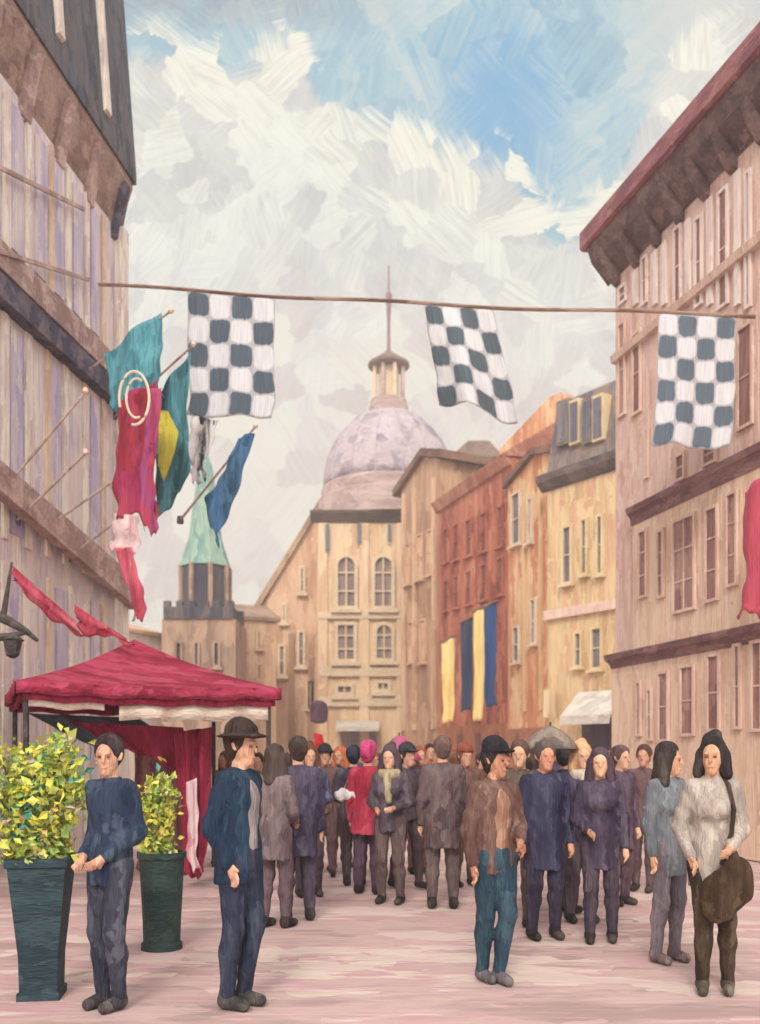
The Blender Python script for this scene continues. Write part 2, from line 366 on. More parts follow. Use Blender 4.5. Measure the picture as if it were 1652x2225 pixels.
for i in range(17):
    uu = .1+i*.72
    b = MB(off); b.fprism(frR, [(.0, ZR-.30), (.08, ZR-.26), (.30, ZR+.10), (.42, ZR+.42), (.3, ZR+.36), (0, ZR-.02)], uu-.09, uu+.09); b.build('eaves_bracket', m_rsoff, root)
for (zz, ua, dn) in ((z1, frR.at(1384)[0], .22), (z2, .08, .28)):
    b = MB(off); b.fprism(frR, [(0, zz-.24), (.12, zz-.22), (dn*.7, zz-.08), (dn, zz-.02), (dn+.03, zz+.08), (0, zz+.15)], ua, L); b.build('string_course', m_band, root)
# windows (picture boxes)
m_fr = M('rose window frame', [(212, 176, 160), (226, 194, 176), (234, 206, 188)], 15, contrast=.12)
class Off(Fr):
    def __init__(s, fr, n): s.O = fr.O+fr.N*n; s.U = fr.U; s.N = fr.N; s.L = fr.L
frRm, frRg = Off(frR, .10), Off(frR, .14)
for x0, x1, y0, y1 in ((1389, 1409, 1150, 1300), (1430, 1446, 1150, 1300), (1464, 1514, 1122, 1330), (1534, 1564, 1100, 1308), (1580, 1606, 1068, 1275)):
    winpx(root, frRm, x0, x1, y0, y1, glass_r, m_fr, bars=(2 if x1-x0 > 30 else 1, 3), t=.05, sill=False, proud=.05)
for x0, x1, y0, y1 in ((1384, 1396, 1478, 1600), (1408, 1420, 1495, 1610), (1432, 1456, 1458, 1612), (1480, 1512, 1444, 1600), (1538, 1568, 1420, 1590), (1596, 1614, 1398, 1585), (1634, 1662, 1390, 1590)):
    winpx(root, frRg, x0, x1, y0, y1, glass_r, m_fr, bars=(1, 2), t=.05, sill=False, proud=.05)
for x0, x1, y0, y1 in ((1346, 1364, 620, 660), (1396, 1410, 556, 662), (1466, 1484, 492, 664), (1512, 1530, 470, 666), (1562, 1586, 410, 668), (1622, 1636, 370, 670)):
    winpx(root, frR, x0, x1, y0, y1, glass_r, m_pale, bars=(1, 2), t=.05, sill=False, proud=.05)
for x0, x1, y0, y1 in ((1346, 1362, 700, 905), (1376, 1396, 720, 900), (1404, 1412, 930, 1040), (1470, 1492, 985, 1045), (1604, 1640, 705, 930), (1530, 1560, 960, 1010)):
    winpx(root, frR, x0, x1, y0, y1, glass_r, m_fr, bars=(1, 2), t=.05, sill=False, proud=.05)
for x in (1378, 1420, 1440, 1492, 1540, 1600):
    ua, _ = frR.at(x); ub, _ = frR.at(x+11); zt = ZR-.35; zz = frR.at(x, 668)[1]
    b = MB(off); b.fbox(frR, ua, ub, .002, .05, zz, zt); b.build('plaster_strip', m_pale, root)
b = MB(off); zz = frR.at(1450, 690)[1]; b.fprism(frR, [(0, zz-.10), (.10, zz-.08), (.13, zz+.05), (0, zz+.08)], .0, L); b.build('string_course', m_fr, root)

# ================================================================ BACKGROUND ROW
def far_building(name, label, fr, depth, zc, wallm, cat='building'):
    root = thing(name, tuple(fr.pt(fr.L/2, -depth/2, 0)), label, cat); root['_'] = 0; del root['_']
    b = MB(root.location); b.fbox(fr, 0, fr.L, -depth, 0, -.2, zc); b.build('wall', wallm, root)
    return root
# cream house with slate mansard
m_cw = M('cream stucco', [(198, 162, 122), (214, 182, 138), (228, 202, 156), (210, 162, 130)], 34, contrast=.14, stretch=.07)
m_mans = M('mansard slate', [(104, 94, 104), (126, 112, 112), (150, 132, 118), (112, 100, 96)], 34, contrast=.16, stretch=.08)
m_dcor = M('grey cornice', [(88, 78, 80), (112, 98, 94), (132, 116, 106)], 34, along='x', contrast=.14)
m_yel = M('pale yellow trim', [(210, 184, 138), (222, 198, 156), (230, 208, 168)], 34, contrast=.1)
fr = Fr(1190, 36, 1352, 33); zc = fr.at(1260, 1028)[1]
root = far_building('cream_townhouse', 'cream stucco townhouse with grey slate mansard attic, next to the rose building on the right', fr, 6, zc, m_cw); off = root.location
zt = fr.at(1270, 838)[1]
b = MB(off); b.fprism(fr, [(0.05, zc+.25), (-.55, zt), (-1.3, zt+.25), (-6, zt+.2), (-6, zc+.25)], 0, fr.L+.6); b.build('roof', m_mans, root)
b = MB(off); b.fprism(fr, [(0, zc-.32), (.12, zc-.28), (.38, zc), (.45, zc+.25), (0, zc+.3)], -.25, fr.L+.6); b.build('cornice', m_dcor, root)
fm = Off(fr, .06)
for x0, x1, y0, y1 in ((1212, 1232, 880, 965), (1240, 1256, 878, 962), (1268, 1282, 876, 960), (1290, 1308, 868, 955)):
    u0, za = fm.at(x0, y1); u1, _ = fm.at(x1, y1); zb_ = fm.at(x0, y0)[1]
    b = MB(off); b.fbox(fm, u0-.06, u1+.06, -.7, .02, za-.1, zb_+.12); dd = b.build('dormer', m_yel if x0 in (1240, 1290) else m_mans, root)
    b = MB(off); b.fbox(fm, u0, u1, .02, .05, za, zb_); b.build('dormer_window', glass_s, dd)
for x0, x1, y0, y1 in ((1224, 1246, 1142, 1270), (1264, 1280, 1126, 1250), (1298, 1314, 1118, 1250), (1250, 1268, 1372, 1450), (1286, 1312, 1362, 1455)):
    winpx(root, fr, x0, x1, y0, y1, glass_s, m_yel, bars=(1, 2), t=.09, proud=.12)
zz = fr.at(1270, 1325)[1]
b = MB(off); b.fbox(fr, -.05, fr.L, .002, .18, zz-.18, zz+.18); b.build('floor_band', m_fr, root)
m_shop = M('dark shopfront', [(70, 50, 66), (88, 66, 78), (104, 80, 84)], 34, contrast=.14)
u0, z0 = fr.at(1268, 1562); u1, _ = fr.at(1350, 1562)
b = MB(off); b.fbox(fr, u0, u1+.5, .002, .10, 0, z0); b.build('shopfront', m_shop, root)
m_awn = M('white awning cloth', [(196, 184, 172), (214, 204, 190), (228, 220, 206)], 30, along='x', contrast=.1)
zA = fr.at(1300, 1505)[1]; zB = z0-.05
b = MB(off); b.fprism(fr, [(.10, zA), (.14, zA+.05), (1.15, zB+.12), (1.15, zB-.2), (1.10, zB-.2), (1.05, zB+.06), (.1, zA-.1)], u0-.1, u1+.4); b.build('awning', m_awn, root)
u0, z0 = fr.at(1203, 1560); u1, zz = fr.at(1214, 1500)
b = MB(off); b.fbox(fr, u0, u1, .2, .55, z0, zz); b.build('projecting_sign', m_yel, root)

# orange narrow house
m_or = M('orange brick', [(190, 122, 90), (206, 142, 104), (220, 168, 126), (228, 194, 152)], 38, contrast=.13, stretch=.06)
m_orR = M('rust tiled roof', [(158, 98, 82), (178, 116, 96), (196, 138, 114)], 40, along='a', contrast=.14)
m_br = M('brown far wall', [(150, 116, 94), (172, 138, 112), (192, 160, 130)], 50, contrast=.12, stretch=.07)
m_brd = M('dark brown far trim', [(104, 74, 62), (124, 92, 76), (140, 108, 92)], 50, along='a', contrast=.12)
fr = Fr(1104, 40, 1200, 36.4); zc = fr.at(1112, 1050)[1]
root = far_building('narrow_gabled_house', 'narrow orange brick house with steep gable between red brick block and cream townhouse', fr, 6, zc, m_or); off = root.location
za = fr.at(1168, 985)[1]
b = MB(off); b.fpoly(fr, [(0, zc), (fr.L, zc), (fr.L, za-.3), (fr.L*.62, za), ], -5.8, -.01); b.build('gable', m_or, root)
b = MB(off); b.fpoly(fr, [(-.15, zc-.12), (fr.L*.62, za), (fr.L+.1, za-.35), (fr.L+.1, za-.08), (fr.L*.62, za+.28), (-.15, zc+.16)], -5.9, .22); b.build('roof', m_brd, root)
for x0, x1, y0, y1 in ((1114, 1134, 1070, 1185), (1150, 1160, 1080, 1180), (1118, 1132, 1360, 1440), (1156, 1168, 1300, 1400)):
    winpx(root, fr, x0, x1, y0, y1, glass_s, m_cream, bars=(1, 2), t=.09, proud=.12)
m_crs = M('cream pilaster', [(206, 172, 130), (220, 190, 146)], 38, contrast=.1)
for x in (1140, 1176, 1196):
    u0, _ = fr.at(x); b = MB(off); b.fbox(fr, u0, u0+.16, .002, .12, 3.4, zc-.2); b.build('pilaster', m_crs, root)
b = MB(off); b.fbox(fr, .2, fr.L-.2, .002, .1, 0, 2.7); b.build('shopfront', M('rust shopfront', [(150, 96, 74), (172, 116, 90), (134, 84, 70)], 38, contrast=.14), root)

# tall rust block rising behind the narrow house
fr = Fr(1095, 47, 1215, 44); zc = fr.at(1170, 915)[1]
root = far_building('rust_gabled_block', 'taller rust-red block whose tiled roof shows above the narrow orange house', fr, 6, zc-1.0, m_orR); off = root.location
b = MB(off); b.fpoly(fr, [(-.2, zc-1.0), (fr.L+.2, zc-1.0), (fr.L+.2, zc+.9), (fr.L*.85, zc+.9), (-.2, zc-.7)], -6, .1); b.build('roof', m_or, root)

# red brick block
m_red = M('red brick', [(140, 72, 58), (162, 88, 70), (182, 108, 84), (200, 134, 106)], 44, contrast=.14, stretch=.05)
m_redw = M('red brick window', [(112, 68, 62), (126, 80, 72), (144, 92, 80)], 44, contrast=.14)
fr = Fr(953, 48, 1112, 40); zc = fr.at(958, 1092)[1]
root = far_building('red_brick_block', 'dark red brick block with tiled roof and hanging yellow and blue banners', fr, 7, zc, m_red); off = root.location
b = MB(off); b.fprism(fr, [(.3, zc-.1), (.35, zc+.05), (-3.2, zc+2.3), (-6.8, zc)], -.2, fr.L+.1); b.build('roof', m_orR, root)
b = MB(off); b.fprism(fr, [(0, zc-.5), (.15, zc-.45), (.3, zc-.1), (0, zc-.05)], -.1, fr.L); b.build('cornice', m_orR, root)
for i, (x0, x1) in enumerate(((966, 976), (988, 1000), (1014, 1028), (1046, 1060), (1082, 1096))):
    dy = -(x0-960)*.42
    for (a, c) in ((1150, 1225), (1262, 1330)):
        winpx(root, fr, x0, x1, a+dy, c+dy*.7, m_redw, m_red, bars=(1, 2), t=.08, proud=.1)
b = MB(off); b.fbox(fr, .3, fr.L-.1, .002, .12, 0, 3.0); b.build('shopfront', M('orange shopfront', [(156, 92, 66), (180, 116, 84), (138, 82, 64)], 44, contrast=.16), root)
for x in (1000, 1040, 1080):
    u0, _ = fr.at(x); b = MB(off); b.fbox(fr, u0, u0+.5, .122, .16, .1, 2.6); b.build('shop_door', m_redw, root)

# grey tower roof behind the red block
fr = Fr(985, 56, 1085, 55); zc = fr.at(1030, 1000)[1]
root = far_building('grey_roofed_house', 'grey-brown roofed house peeping over the red brick block', fr, 6, zc, m_br); off = root.location
b = MB(off); b.fpoly(fr, [(-.2, zc), (fr.L+.3, zc), (fr.L*.8, zc+1.0), (fr.L*.35, zc+1.15), (.1, zc+.5)], -5, .2)
b.build('roof', M('grey-brown roof', [(130, 106, 98), (150, 126, 114)], 55, along='a'), root)

# brown gabled house right of the dome
m_tan = M('tan stone', [(192, 150, 120), (212, 172, 138), (224, 190, 156), (198, 154, 128)], 52, contrast=.1, stretch=.07)
m_tand = M('brown stone', [(152, 114, 90), (176, 136, 108), (200, 162, 130)], 52, contrast=.12, stretch=.07)
fr = Fr(872, 54, 957, 50); zc = fr.at(880, 1062)[1]
root = far_building('brown_gabled_house', 'narrow brown stone house with pointed gable, hiding the right side of the dome', fr, 7, zc, m_tand); off = root.location
za = fr.at(922, 992)[1]
b = MB(off); b.fpoly(fr, [(0, zc), (fr.L, zc), (fr.L, zc+.6), (fr.L*.62, za)], -6.9, -.01); b.build('gable', m_tand, root)
b = MB(off); b.fpoly(fr, [(-.55, zc-.25), (fr.L*.62, za), (fr.L+.5, zc+.5), (fr.L+.5, zc+.95), (fr.L*.62, za+.42), (-.55, zc+.15)], -7, .3); b.build('roof', m_brd, root)
for x0, x1, y0, y1 in ((884, 894, 1180, 1270), (908, 920, 1160, 1260), (930, 942, 1150, 1250), (890, 900, 1350, 1440), (915, 927, 1345, 1440)):
    winpx(root, fr, x0, x1, y0, y1, m_tan, m_tan, bars=(1, 2), t=.1, proud=.12)
for x in (880, 903, 945):
    u0, _ = fr.at(x); b = MB(off); b.fbox(fr, u0-.12, u0+.12, .002, .16, 3, zc-.3); b.build('pilaster', m_tan, root)

# domed building closing the street
m_st = M('dome building stone', [(212, 174, 138), (226, 192, 152), (236, 208, 170), (216, 178, 148)], 60, contrast=.09, stretch=.08)
m_stl = M('light stone trim', [(214, 190, 158), (226, 204, 172)], 60, along='a', contrast=.08)
m_dome = M('lead dome', [(146, 130, 140), (168, 152, 160), (192, 178, 180), (178, 160, 166)], 60, along='a', contrast=.12)
m_dband = M('dome drum', [(160, 134, 132), (182, 156, 150), (200, 176, 168)], 60, along='x', contrast=.1)
m_dk = M('dark cornice', [(88, 72, 66), (108, 90, 80), (126, 106, 92)], 60, along='x', contrast=.14)
fr = Fr(692, 60, 960, 60); zc = fr.at(700, 1118)[1]
cx = (845-HX)/F*64; 
root = thing('domed_building', tuple(fr.pt(fr.L/2, -4, 0)), 'pale stone building with grey dome, lantern and thin spire closing the end of the street', 'domed building'); off = root.location
b = MB(off); b.fbox(fr, 0, fr.L, -8, 0, -.2, zc); b.build('wall', m_st, root)
b = MB(off); b.fprism(fr, [(0, zc-.55), (.15, zc-.5), (.65, zc-.05), (.72, zc+.12), (0, zc+.12)], -.5, fr.L+.4); b.build('cornice', m_dk, root)
fd = lambda py: EYE+(HY-py)/F*64
cy = 64
Rr = 142/F*64
b = MB(off); b.lathe((cx, cy, 0), [(Rr*1.10, zc+.12), (Rr*1.10, fd(1098)), (Rr*1.03, fd(1090)), (Rr*1.03, fd(1072)), (Rr, fd(1066))], 40); b.build('drum', m_dband, root)
z0 = fd(1066); z1 = fd(893); prof = [(Rr*math.cos(a), z0+(z1-z0)*math.sin(a)) for a in np.linspace(0, R(78), 14)]
b = MB(off); b.lathe((cx, cy, 0), prof, 40); dm = b.build('dome', m_dome, root, smooth=True)
for k in range(16):
    a = 2*math.pi*(k+.5)/16; b = MB(off); b.tube([(cx+r*1.0*math.cos(a), cy+r*1.0*math.sin(a), z) for r, z in prof], .06, 5); b.build('dome_rib', m_dome, dm)
r0 = 36/F*64
b = MB(off); b.lathe((cx, cy, 0), [(Rr*.30, z1-.35), (Rr*.30, fd(885)), (r0*1.1, fd(880)), (r0*1.1, fd(872))], 20); lb = b.build('lantern_base', m_dband, root)
b = MB(off); b.lathe((cx, cy, 0), [(r0*.62, fd(874)), (r0*.62, fd(800))], 16); b.build('lantern', m_stl, root)
for k in range(8):
    a = 2*math.pi*(k+.5)/8; b = MB(off); b.lathe((cx+r0*.9*math.cos(a), cy+r0*.9*math.sin(a), 0), [(.14, fd(872)), (.14, fd(801))], 8); b.build('lantern_column', m_dband if k % 2 else m_stl, root)
b = MB(off); b.lathe((cx, cy, 0), [(r0*1.05, fd(801)), (r0*1.25, fd(797)), (r0*1.25, fd(791)), (r0*.7, fd(778)), (r0*.3, fd(768)), (.06, fd(758))], 20); b.build('lantern_cap', M('lantern cap', [(116, 92, 86), (138, 112, 102)], 60, along='a'), root)
b = MB(off); b.lathe((cx, cy, 0), [(.13, fd(762)), (.10, fd(700)), (.22, fd(640)), (.07, fd(632)), (.05, fd(577))], 8); b.build('spire_rod', M('spire rod', [(126, 100, 104), (150, 124, 124)], 60), root)
for x0, x1, y0, y1, ar in ((728, 778, 1205, 1325, 1), (808, 858, 1205, 1325, 1), (728, 776, 1352, 1440, 0), (812, 858, 1352, 1438, 1), (728, 770, 1485, 1512, 0), (815, 850, 1478, 1505, 0)):
    winpx(root, fr, x0, x1, y0, y1, glass_f, m_stl, arch=bool(ar), bars=(2, 3 if y1-y0 > 60 else 1), t=.22, proud=.28)
for yy, h in ((1338, .22), (1460, .3), (1525, .3)):
    zz = fr.at(800, yy)[1]; b = MB(off); b.fbox(fr, 0, fr.L, .002, .3, zz-h, zz+h); b.build('floor_band', m_stl, root)
for xx in (702, 792, 872):
    u0, _ = fr.at(xx); b = MB(off); b.fbox(fr, u0-.3, u0+.3, .002, .24, 0, zc-.6); b.build('pilaster', m_st, root)
m_bp = M('blue-grey recess', [(96, 104, 116), (120, 124, 128)], 60)
for x0, x1, y0, y1 in ((708, 716, 1142, 1200), (777, 786, 1140, 1182), (843, 850, 1142, 1178)):
    ua, za = fr.at(x0, y1); ub, zz = fr.at(x1, y0); b = MB(off); b.fbox(fr, ua, ub, .245, .36, za, zz); b.build('attic_slot', m_bp, root)
ua, za = fr.at(742, 1562); ub, zz = fr.at(818, 1562)
b = MB(off); b.fbox(fr, ua, ub, .002, .15, 0, za-.2); b.build('entrance', M('entrance grey', [(140, 126, 112), (164, 146, 128)], 60), root)
b = MB(off); zz = fr.at(780, 1585)[1]; b.fprism(fr, [(.15, zz+.5), (.2, zz+.55), (1.8, zz+.1), (1.8, zz-.15), (.15, zz+.3)], ua-.3, ub+.2); b.build('awning', m_awn, root)

# brown gable left of the domed building
fr = Fr(552, 63, 840, 63); zc = fr.at(600, 1345)[1]; za = fr.at(700, 1105)[1]
root = thing('brown_gable_hall', tuple(fr.pt(fr.L/2, -4, 0)), 'brown hall with steep gable roof immediately left of the domed building', 'building'); off = root.location
b = MB(off); b.fpoly(fr, [(0, -.2), (fr.L, -.2), (fr.L, zc), (fr.L*.5, za), (0, zc)], -7, 0); b.build('wall', m_tan, root)
b = MB(off); b.fpoly(fr, [(-.5, zc-.7), (fr.L*.5, za-.05), (fr.L+.4, zc-.7), (fr.L+.4, zc), (fr.L*.5, za+.6), (-.5, zc)], -7.2, .35); b.build('roof', m_br, root)
for x0, x1, y0, y1 in ((612, 624, 1310, 1355), (650, 664, 1230, 1290), (646, 664, 1370, 1450), (604, 622, 1400, 1470), (668, 682, 1480, 1540)):
    winpx(root, fr, x0, x1, y0, y1, glass_f, m_stl, bars=(1, 2), t=.16, proud=.2)
u0, _ = fr.at(633)
for xx in (590, 634, 676):
    u0, _ = fr.at(xx); b = MB(off); b.fbox(fr, u0-.2, u0+.2, .002, .2, 0, zc-1); b.build('pilaster', m_tand, root)

# low brown buildings on the left of the far square
m_low = M('muddy brown wall', [(138, 112, 96), (160, 132, 112), (182, 152, 128), (170, 138, 118)], 46, contrast=.14, stretch=.15)
fr = Fr(505, 54, 600, 55); zc = fr.at(560, 1345)[1]
root = far_building('tan_corner_house', 'tan corner house between the green spire and the brown hall', fr, 6, zc, m_tan); off = root.location
b = MB(off); b.fprism(fr, [(.2, zc-.1), (.25, zc+.1), (-3, zc+1.3), (-6, zc)], -.2, fr.L+.2); b.build('roof', m_low, root)
for x0, x1 in ((522, 534), (556, 568)):
    for y0, y1 in ((1370, 1410), (1440, 1480)): winpx(root, fr, x0, x1, y0, y1, glass_f, m_tan, bars=(1, 2), t=.12, proud=.15)
fr = Fr(215, 44, 362, 48); zc = fr.at(300, 1372)[1]
root = far_building('low_pale_house', 'low pale plaster house seen in the gap beside the left building, above the canopy', fr, 6, zc, M('pale far plaster', [(208, 188, 176), (222, 206, 190)], 46)); off = root.location
b = MB(off); b.fprism(fr, [(.2, zc-.1), (.25, zc+.05), (-3, zc+.9), (-6, zc)], -.2, fr.L+.2); b.build('roof', m_tan, root)
for x0, x1 in ((272, 284), (306, 318)): winpx(root, fr, x0, x1, 1405, 1450, glass_f, m_tan, bars=(1, 2), t=.12, proud=.15)
# spire tower
fr = Fr(352, 46, 512, 46); zc = fr.at(430, 1345)[1]
root = thing('spire_tower', tuple(fr.pt(fr.L/2, -1.8, 0)), 'square brown tower with dark battlements and green copper spire, behind the red canopy', 'tower'); off = root.location
b = MB(off); b.fbox(fr, 0, fr.L, -3.7, 0, -.2, zc); b.build('tower_wall', m_low, root)
m_bat = M('dark battlement stone', [(58, 58, 72), (82, 78, 84), (112, 98, 92)], 46, contrast=.16)
zt = fr.at(430, 1308)[1]
b = MB(off); b.fbox(fr, .1, fr.L-.1, -3.6, .12, zc, zt-.25)
n = 6; wd = (fr.L-.2)/(2*n-1)
for i in range(n): b.fbox(fr, .1+2*i*wd, .1+(2*i+1)*wd, -.3, .12, zt-.25, zt+.05)
for i in range(n): b.fbox(fr, .1+2*i*wd, .1+(2*i+1)*wd, -3.6, -3.2, zt-.25, zt+.05)
b.build('battlement', m_bat, root)
TX, TY = fr.pt(fr.L/2, -1.8, 0).x, fr.pt(fr.L/2, -1.8, 0).y
f2 = lambda py: EYE+(HY-py)/F*TY
b = MB(off); b.lathe((TX, TY, 0), [(1.25, zt-.6), (1.25, f2(1236)), (1.33, f2(1232))], 8, rot=R(22.5)); b.build('belfry', m_bat, root)
for k in range(8):
    a = 2*math.pi*k/8+R(22.5); b = MB(off); b.tube([(TX+1.27*math.cos(a), TY+1.27*math.sin(a), zt-.4), (TX+1.27*math.cos(a), TY+1.27*math.sin(a), f2(1232))], .13, 6); b.build('belfry_pillar', m_low, root)
m_cop = M('green copper', [(110, 146, 136), (132, 164, 150), (158, 182, 164), (120, 150, 140)], 46, contrast=.12)
b = MB(off); b.lathe((TX, TY, 0), [(1.36, f2(1234)), (1.20, f2(1215)), (.86, f2(1170)), (.68, f2(1110)), (.52, f2(1060)), (.34, f2(1010)), (.10, f2(985)), (.03, f2(940))], 8, rot=R(22.5)); b.build('spire', m_cop, root)
for x0, x1, y0, y1 in ((380, 398, 1392, 1450), (420, 436, 1392, 1450), (462, 480, 1392, 1450)):
    winpx(root, fr, x0, x1, y0, y1, m_bat, m_low, arch=True, bars=(1, 1), t=.12, proud=.15)

# closing side rows so that the street is enclosed from a step aside too
for (a, b_, lab, mm) in (((-9.5, 24), (-11, 44), 'pale terrace hidden behind the half-timbered building', m_tan),):
    pass

# ================================================================ CLOTH
def cloth_mat(name, cols, d=14, **k): return M(name, cols, d, contrast=k.pop('contrast', .14), rough=.85, bump=.4, **k)
def cloth(name, quad, nu, nv, wave, mats, parent=None, label=None, cat='flag', group=None, uvm=False, seed=0, ragged=0, thick=.006):
    """quad: world points TL, TR, BR, BL; wave(u,v) -> depth offset"""
    TL, TR, BR, BL = [Vector(p) for p in quad]; nrm = (TR-TL).cross(BL-TL).normalized(); r = random.Random(seed)
    base = TL.copy() if parent is None else Vector((0, 0, 0))
    V = []; 
    for j in range(nv+1):
        for i in range(nu+1):
            u, v = i/nu, j/nv
            p = TL*(1-u)*(1-v)+TR*u*(1-v)+BR*u*v+BL*(1-u)*v + nrm*wave(u, v)
            if ragged: e_ = (2*abs(u-.5))**4+v**6; p += Vector((math.sin(v*9+seed)+.6*math.sin(v*21+seed*3), 0, math.sin(u*8+seed*2)+.7*math.sin(u*19+seed)))*ragged*1.3*e_*(0.15+v)
            V.append(tuple(p-base))
    Fc = [(j*(nu+1)+i, j*(nu+1)+i+1, (j+1)*(nu+1)+i+1, (j+1)*(nu+1)+i) for j in range(nv) for i in range(nu)]
    me = bpy.data.meshes.new(name); me.from_pydata(V, [], Fc)
    for m in (mats if isinstance(mats, list) else [mats]): me.materials.append(m)
    uv = me.uv_layers.new(name='UVMap')
    for pi, p in enumerate(me.polygons):
        p.use_smooth = True
        for li in p.loop_indices:
            vi = me.loops[li].vertex_index; uv.data[li].uv = ((vi % (nu+1))/nu, 1-(vi//(nu+1))/nv)
    o = bpy.data.objects.new(name, me); COL.objects.link(o)
    if parent: o.parent = parent
    else: o.location = base
    md = o.modifiers.new('thickness', 'SOLIDIFY'); md.thickness = thick
    if label: setp(o, label, cat, group)
    return o
def check_mat(name, nx, ny, flip=0, slate=(82, 96, 108)):
    m = bpy.data.materials.new(name); m.use_nodes = True; t = NT(m.node_tree); bs = m.node_tree.nodes['Principled BSDF']
    tc = t.new('ShaderNodeTexCoord'); uv = tc.outputs['UV']
    nz = t.noise(uv, 7, 2)[1]
    sc = t.new('ShaderNodeVectorMath', operation='SCALE'); t.l.new(t.vm('SUBTRACT', nz, (.5, .5, .5)), sc.inputs[0]); sc.inputs['Scale'].default_value = .05
    p = t.vm('MULTIPLY', t.vm('ADD', uv, sc.outputs[0]), (nx, ny, 1))
    sx = t.new('ShaderNodeSeparateXYZ'); t.l.new(p, sx.inputs[0])
    fx = t.m('FLOOR', sx.outputs[0]); fy = t.m('FLOOR', sx.outputs[1])
    par = t.m('ABSOLUTE', t.m('MODULO', t.m('ADD', t.m('ADD', fx, fy), float(flip+20)), 2.0))
    ax = t.m('ABSOLUTE', t.m('SUBTRACT', t.m('FRACT', sx.outputs[0]), .5)); ay = t.m('ABSOLUTE', t.m('SUBTRACT', t.m('FRACT', sx.outputs[1]), .5))
    e = t.m('POWER', t.m('ADD', t.m('POWER', ax, 5.0), t.m('POWER', ay, 5.0)), .2)
    br = t.noise(t.vm('MULTIPLY', uv, (70, 4, 1)), 1, 3, .6)[0]
    inn = t.smooth(t.m('ADD', e, t.m('MULTIPLY', t.m('SUBTRACT', br, .5), .10)), .49, .44)
    dark = t.ramp(br, [(.3, tuple(x*K for x in lin((slate[0]-16, slate[1]-16, slate[2]-12)))), (.55, tuple(x*K for x in lin(slate))), (.75, tuple(x*K for x in lin((110, 120, 126))))])
    wht = t.ramp(br, [(.3, tuple(x*K for x in lin((196, 196, 200)))), (.6, tuple(x*K for x in lin((224, 224, 226))))])
    gry = t.ramp(br, [(.3, tuple(x*K for x in lin((160, 158, 162)))), (.6, tuple(x*K for x in lin((188, 186, 190))))])
    c = t.mix(inn, gry, t.mix(t.m('GREATER_THAN', par, .5), wht, dark))
    t.l.new(c, bs.inputs['Base Color']); bs.inputs['Roughness'].default_value = .85
    return m
# rope across the street
pa = W(212, 618, 15.2); pb = W(1642, 686, 13.85)
def rope(t): p = pa.lerp(pb, t); return p+Vector((0, 0, -.06*math.sin(math.pi*t)+.02*math.sin(17*t)))
def rope_px(px):
    lo, hi = 0, 1
    for _ in range(40):
        mid = (lo+hi)/2; q = rope(mid)
        if q.x/q.y*F+HX < px: lo = mid
        else: hi = mid
    return rope(lo)
m_rope = M('brown rope', [(110, 78, 66), (140, 108, 92), (170, 146, 130)], 14, along='x', w=20)
b = MB(pa); b.tube([rope(i/60) for i in range(61)], .028, 6); o = b.build('rope', m_rope, loc=pa)
setp(o, 'brown rope strung across the street between the two facades, carrying chequered flags', 'rope')
GF = 'chequered flags hanging from the rope'
def hang_flag(x0, x1, yb0, yb1, skew0, skew1, nx, ny, flip, label, amp, seed, slate=(82, 96, 108)):
    a = rope_px(x0)+Vector((0, 0, -.03)); c = rope_px(x1)+Vector((0, 0, -.03))
    bl = W(x0+skew0, yb0, a.y-.05); brr = W(x1+skew1, yb1, c.y-.05)
    root_ = cloth('chequered_flag', (a, c, brr, bl), 28, 34, lambda u, v: amp*v*math.sin(u*7+seed)+.03*math.sin(u*16+seed*2)*v, check_mat('chequer '+str(seed), nx, ny, flip, slate), label=label, cat='flag', group=GF, seed=seed, ragged=.012)
    return root_
hang_flag(408, 598, 905, 908, 0, -4, 4, 5, 1, 'chequered flag hanging squarely from the rope at left, above the green spire', .05, 1)
hang_flag(922, 1072, 872, 915, 34, 56, 4, 5, 1, 'slanting chequered flag blown askew in the middle of the rope, above the brown gabled house', .20, 2, (86, 100, 108))
hang_flag(1432, 1600, 968, 975, -10, -8, 4, 6, 1, 'pale chequered flag hanging before the rose plastered building on the right', .05, 3, (96, 110, 122))

# ---- flag poles and flags of the left building
m_pole = M('pale pole', [(176, 152, 142), (206, 188, 176), (224, 210, 198)], 13, along='a')
teal = cloth_mat('teal cloth', [(62, 120, 134), (84, 150, 164), (108, 172, 184), (70, 134, 150)])
teal2 = cloth_mat('deep teal cloth', [(56, 100, 106), (76, 126, 134), (96, 158, 170), (66, 116, 120)])
crim = cloth_mat('crimson cloth', [(150, 44, 66), (182, 62, 76), (170, 60, 104), (196, 80, 88)])
mag = cloth_mat('magenta cloth', [(140, 56, 104), (164, 78, 126), (184, 70, 96)])
pinkw = cloth_mat('pale pink cloth', [(226, 190, 196), (236, 214, 212), (214, 140, 154)])
rose = cloth_mat('rose cloth', [(190, 74, 96), (214, 104, 122), (226, 150, 158)])
blue = cloth_mat('blue cloth', [(44, 84, 128), (62, 104, 150), (84, 124, 160), (50, 84, 110)])
yel = cloth_mat('yellow cloth', [(196, 186, 60), (214, 204, 84), (180, 172, 70)])
bw = cloth_mat('black and white cloth', [(28, 32, 42), (60, 64, 70), (232, 226, 222), (236, 230, 226)], w=16)
redm = cloth_mat('bright red cloth', [(160, 50, 70), (182, 74, 94), (202, 120, 130)])
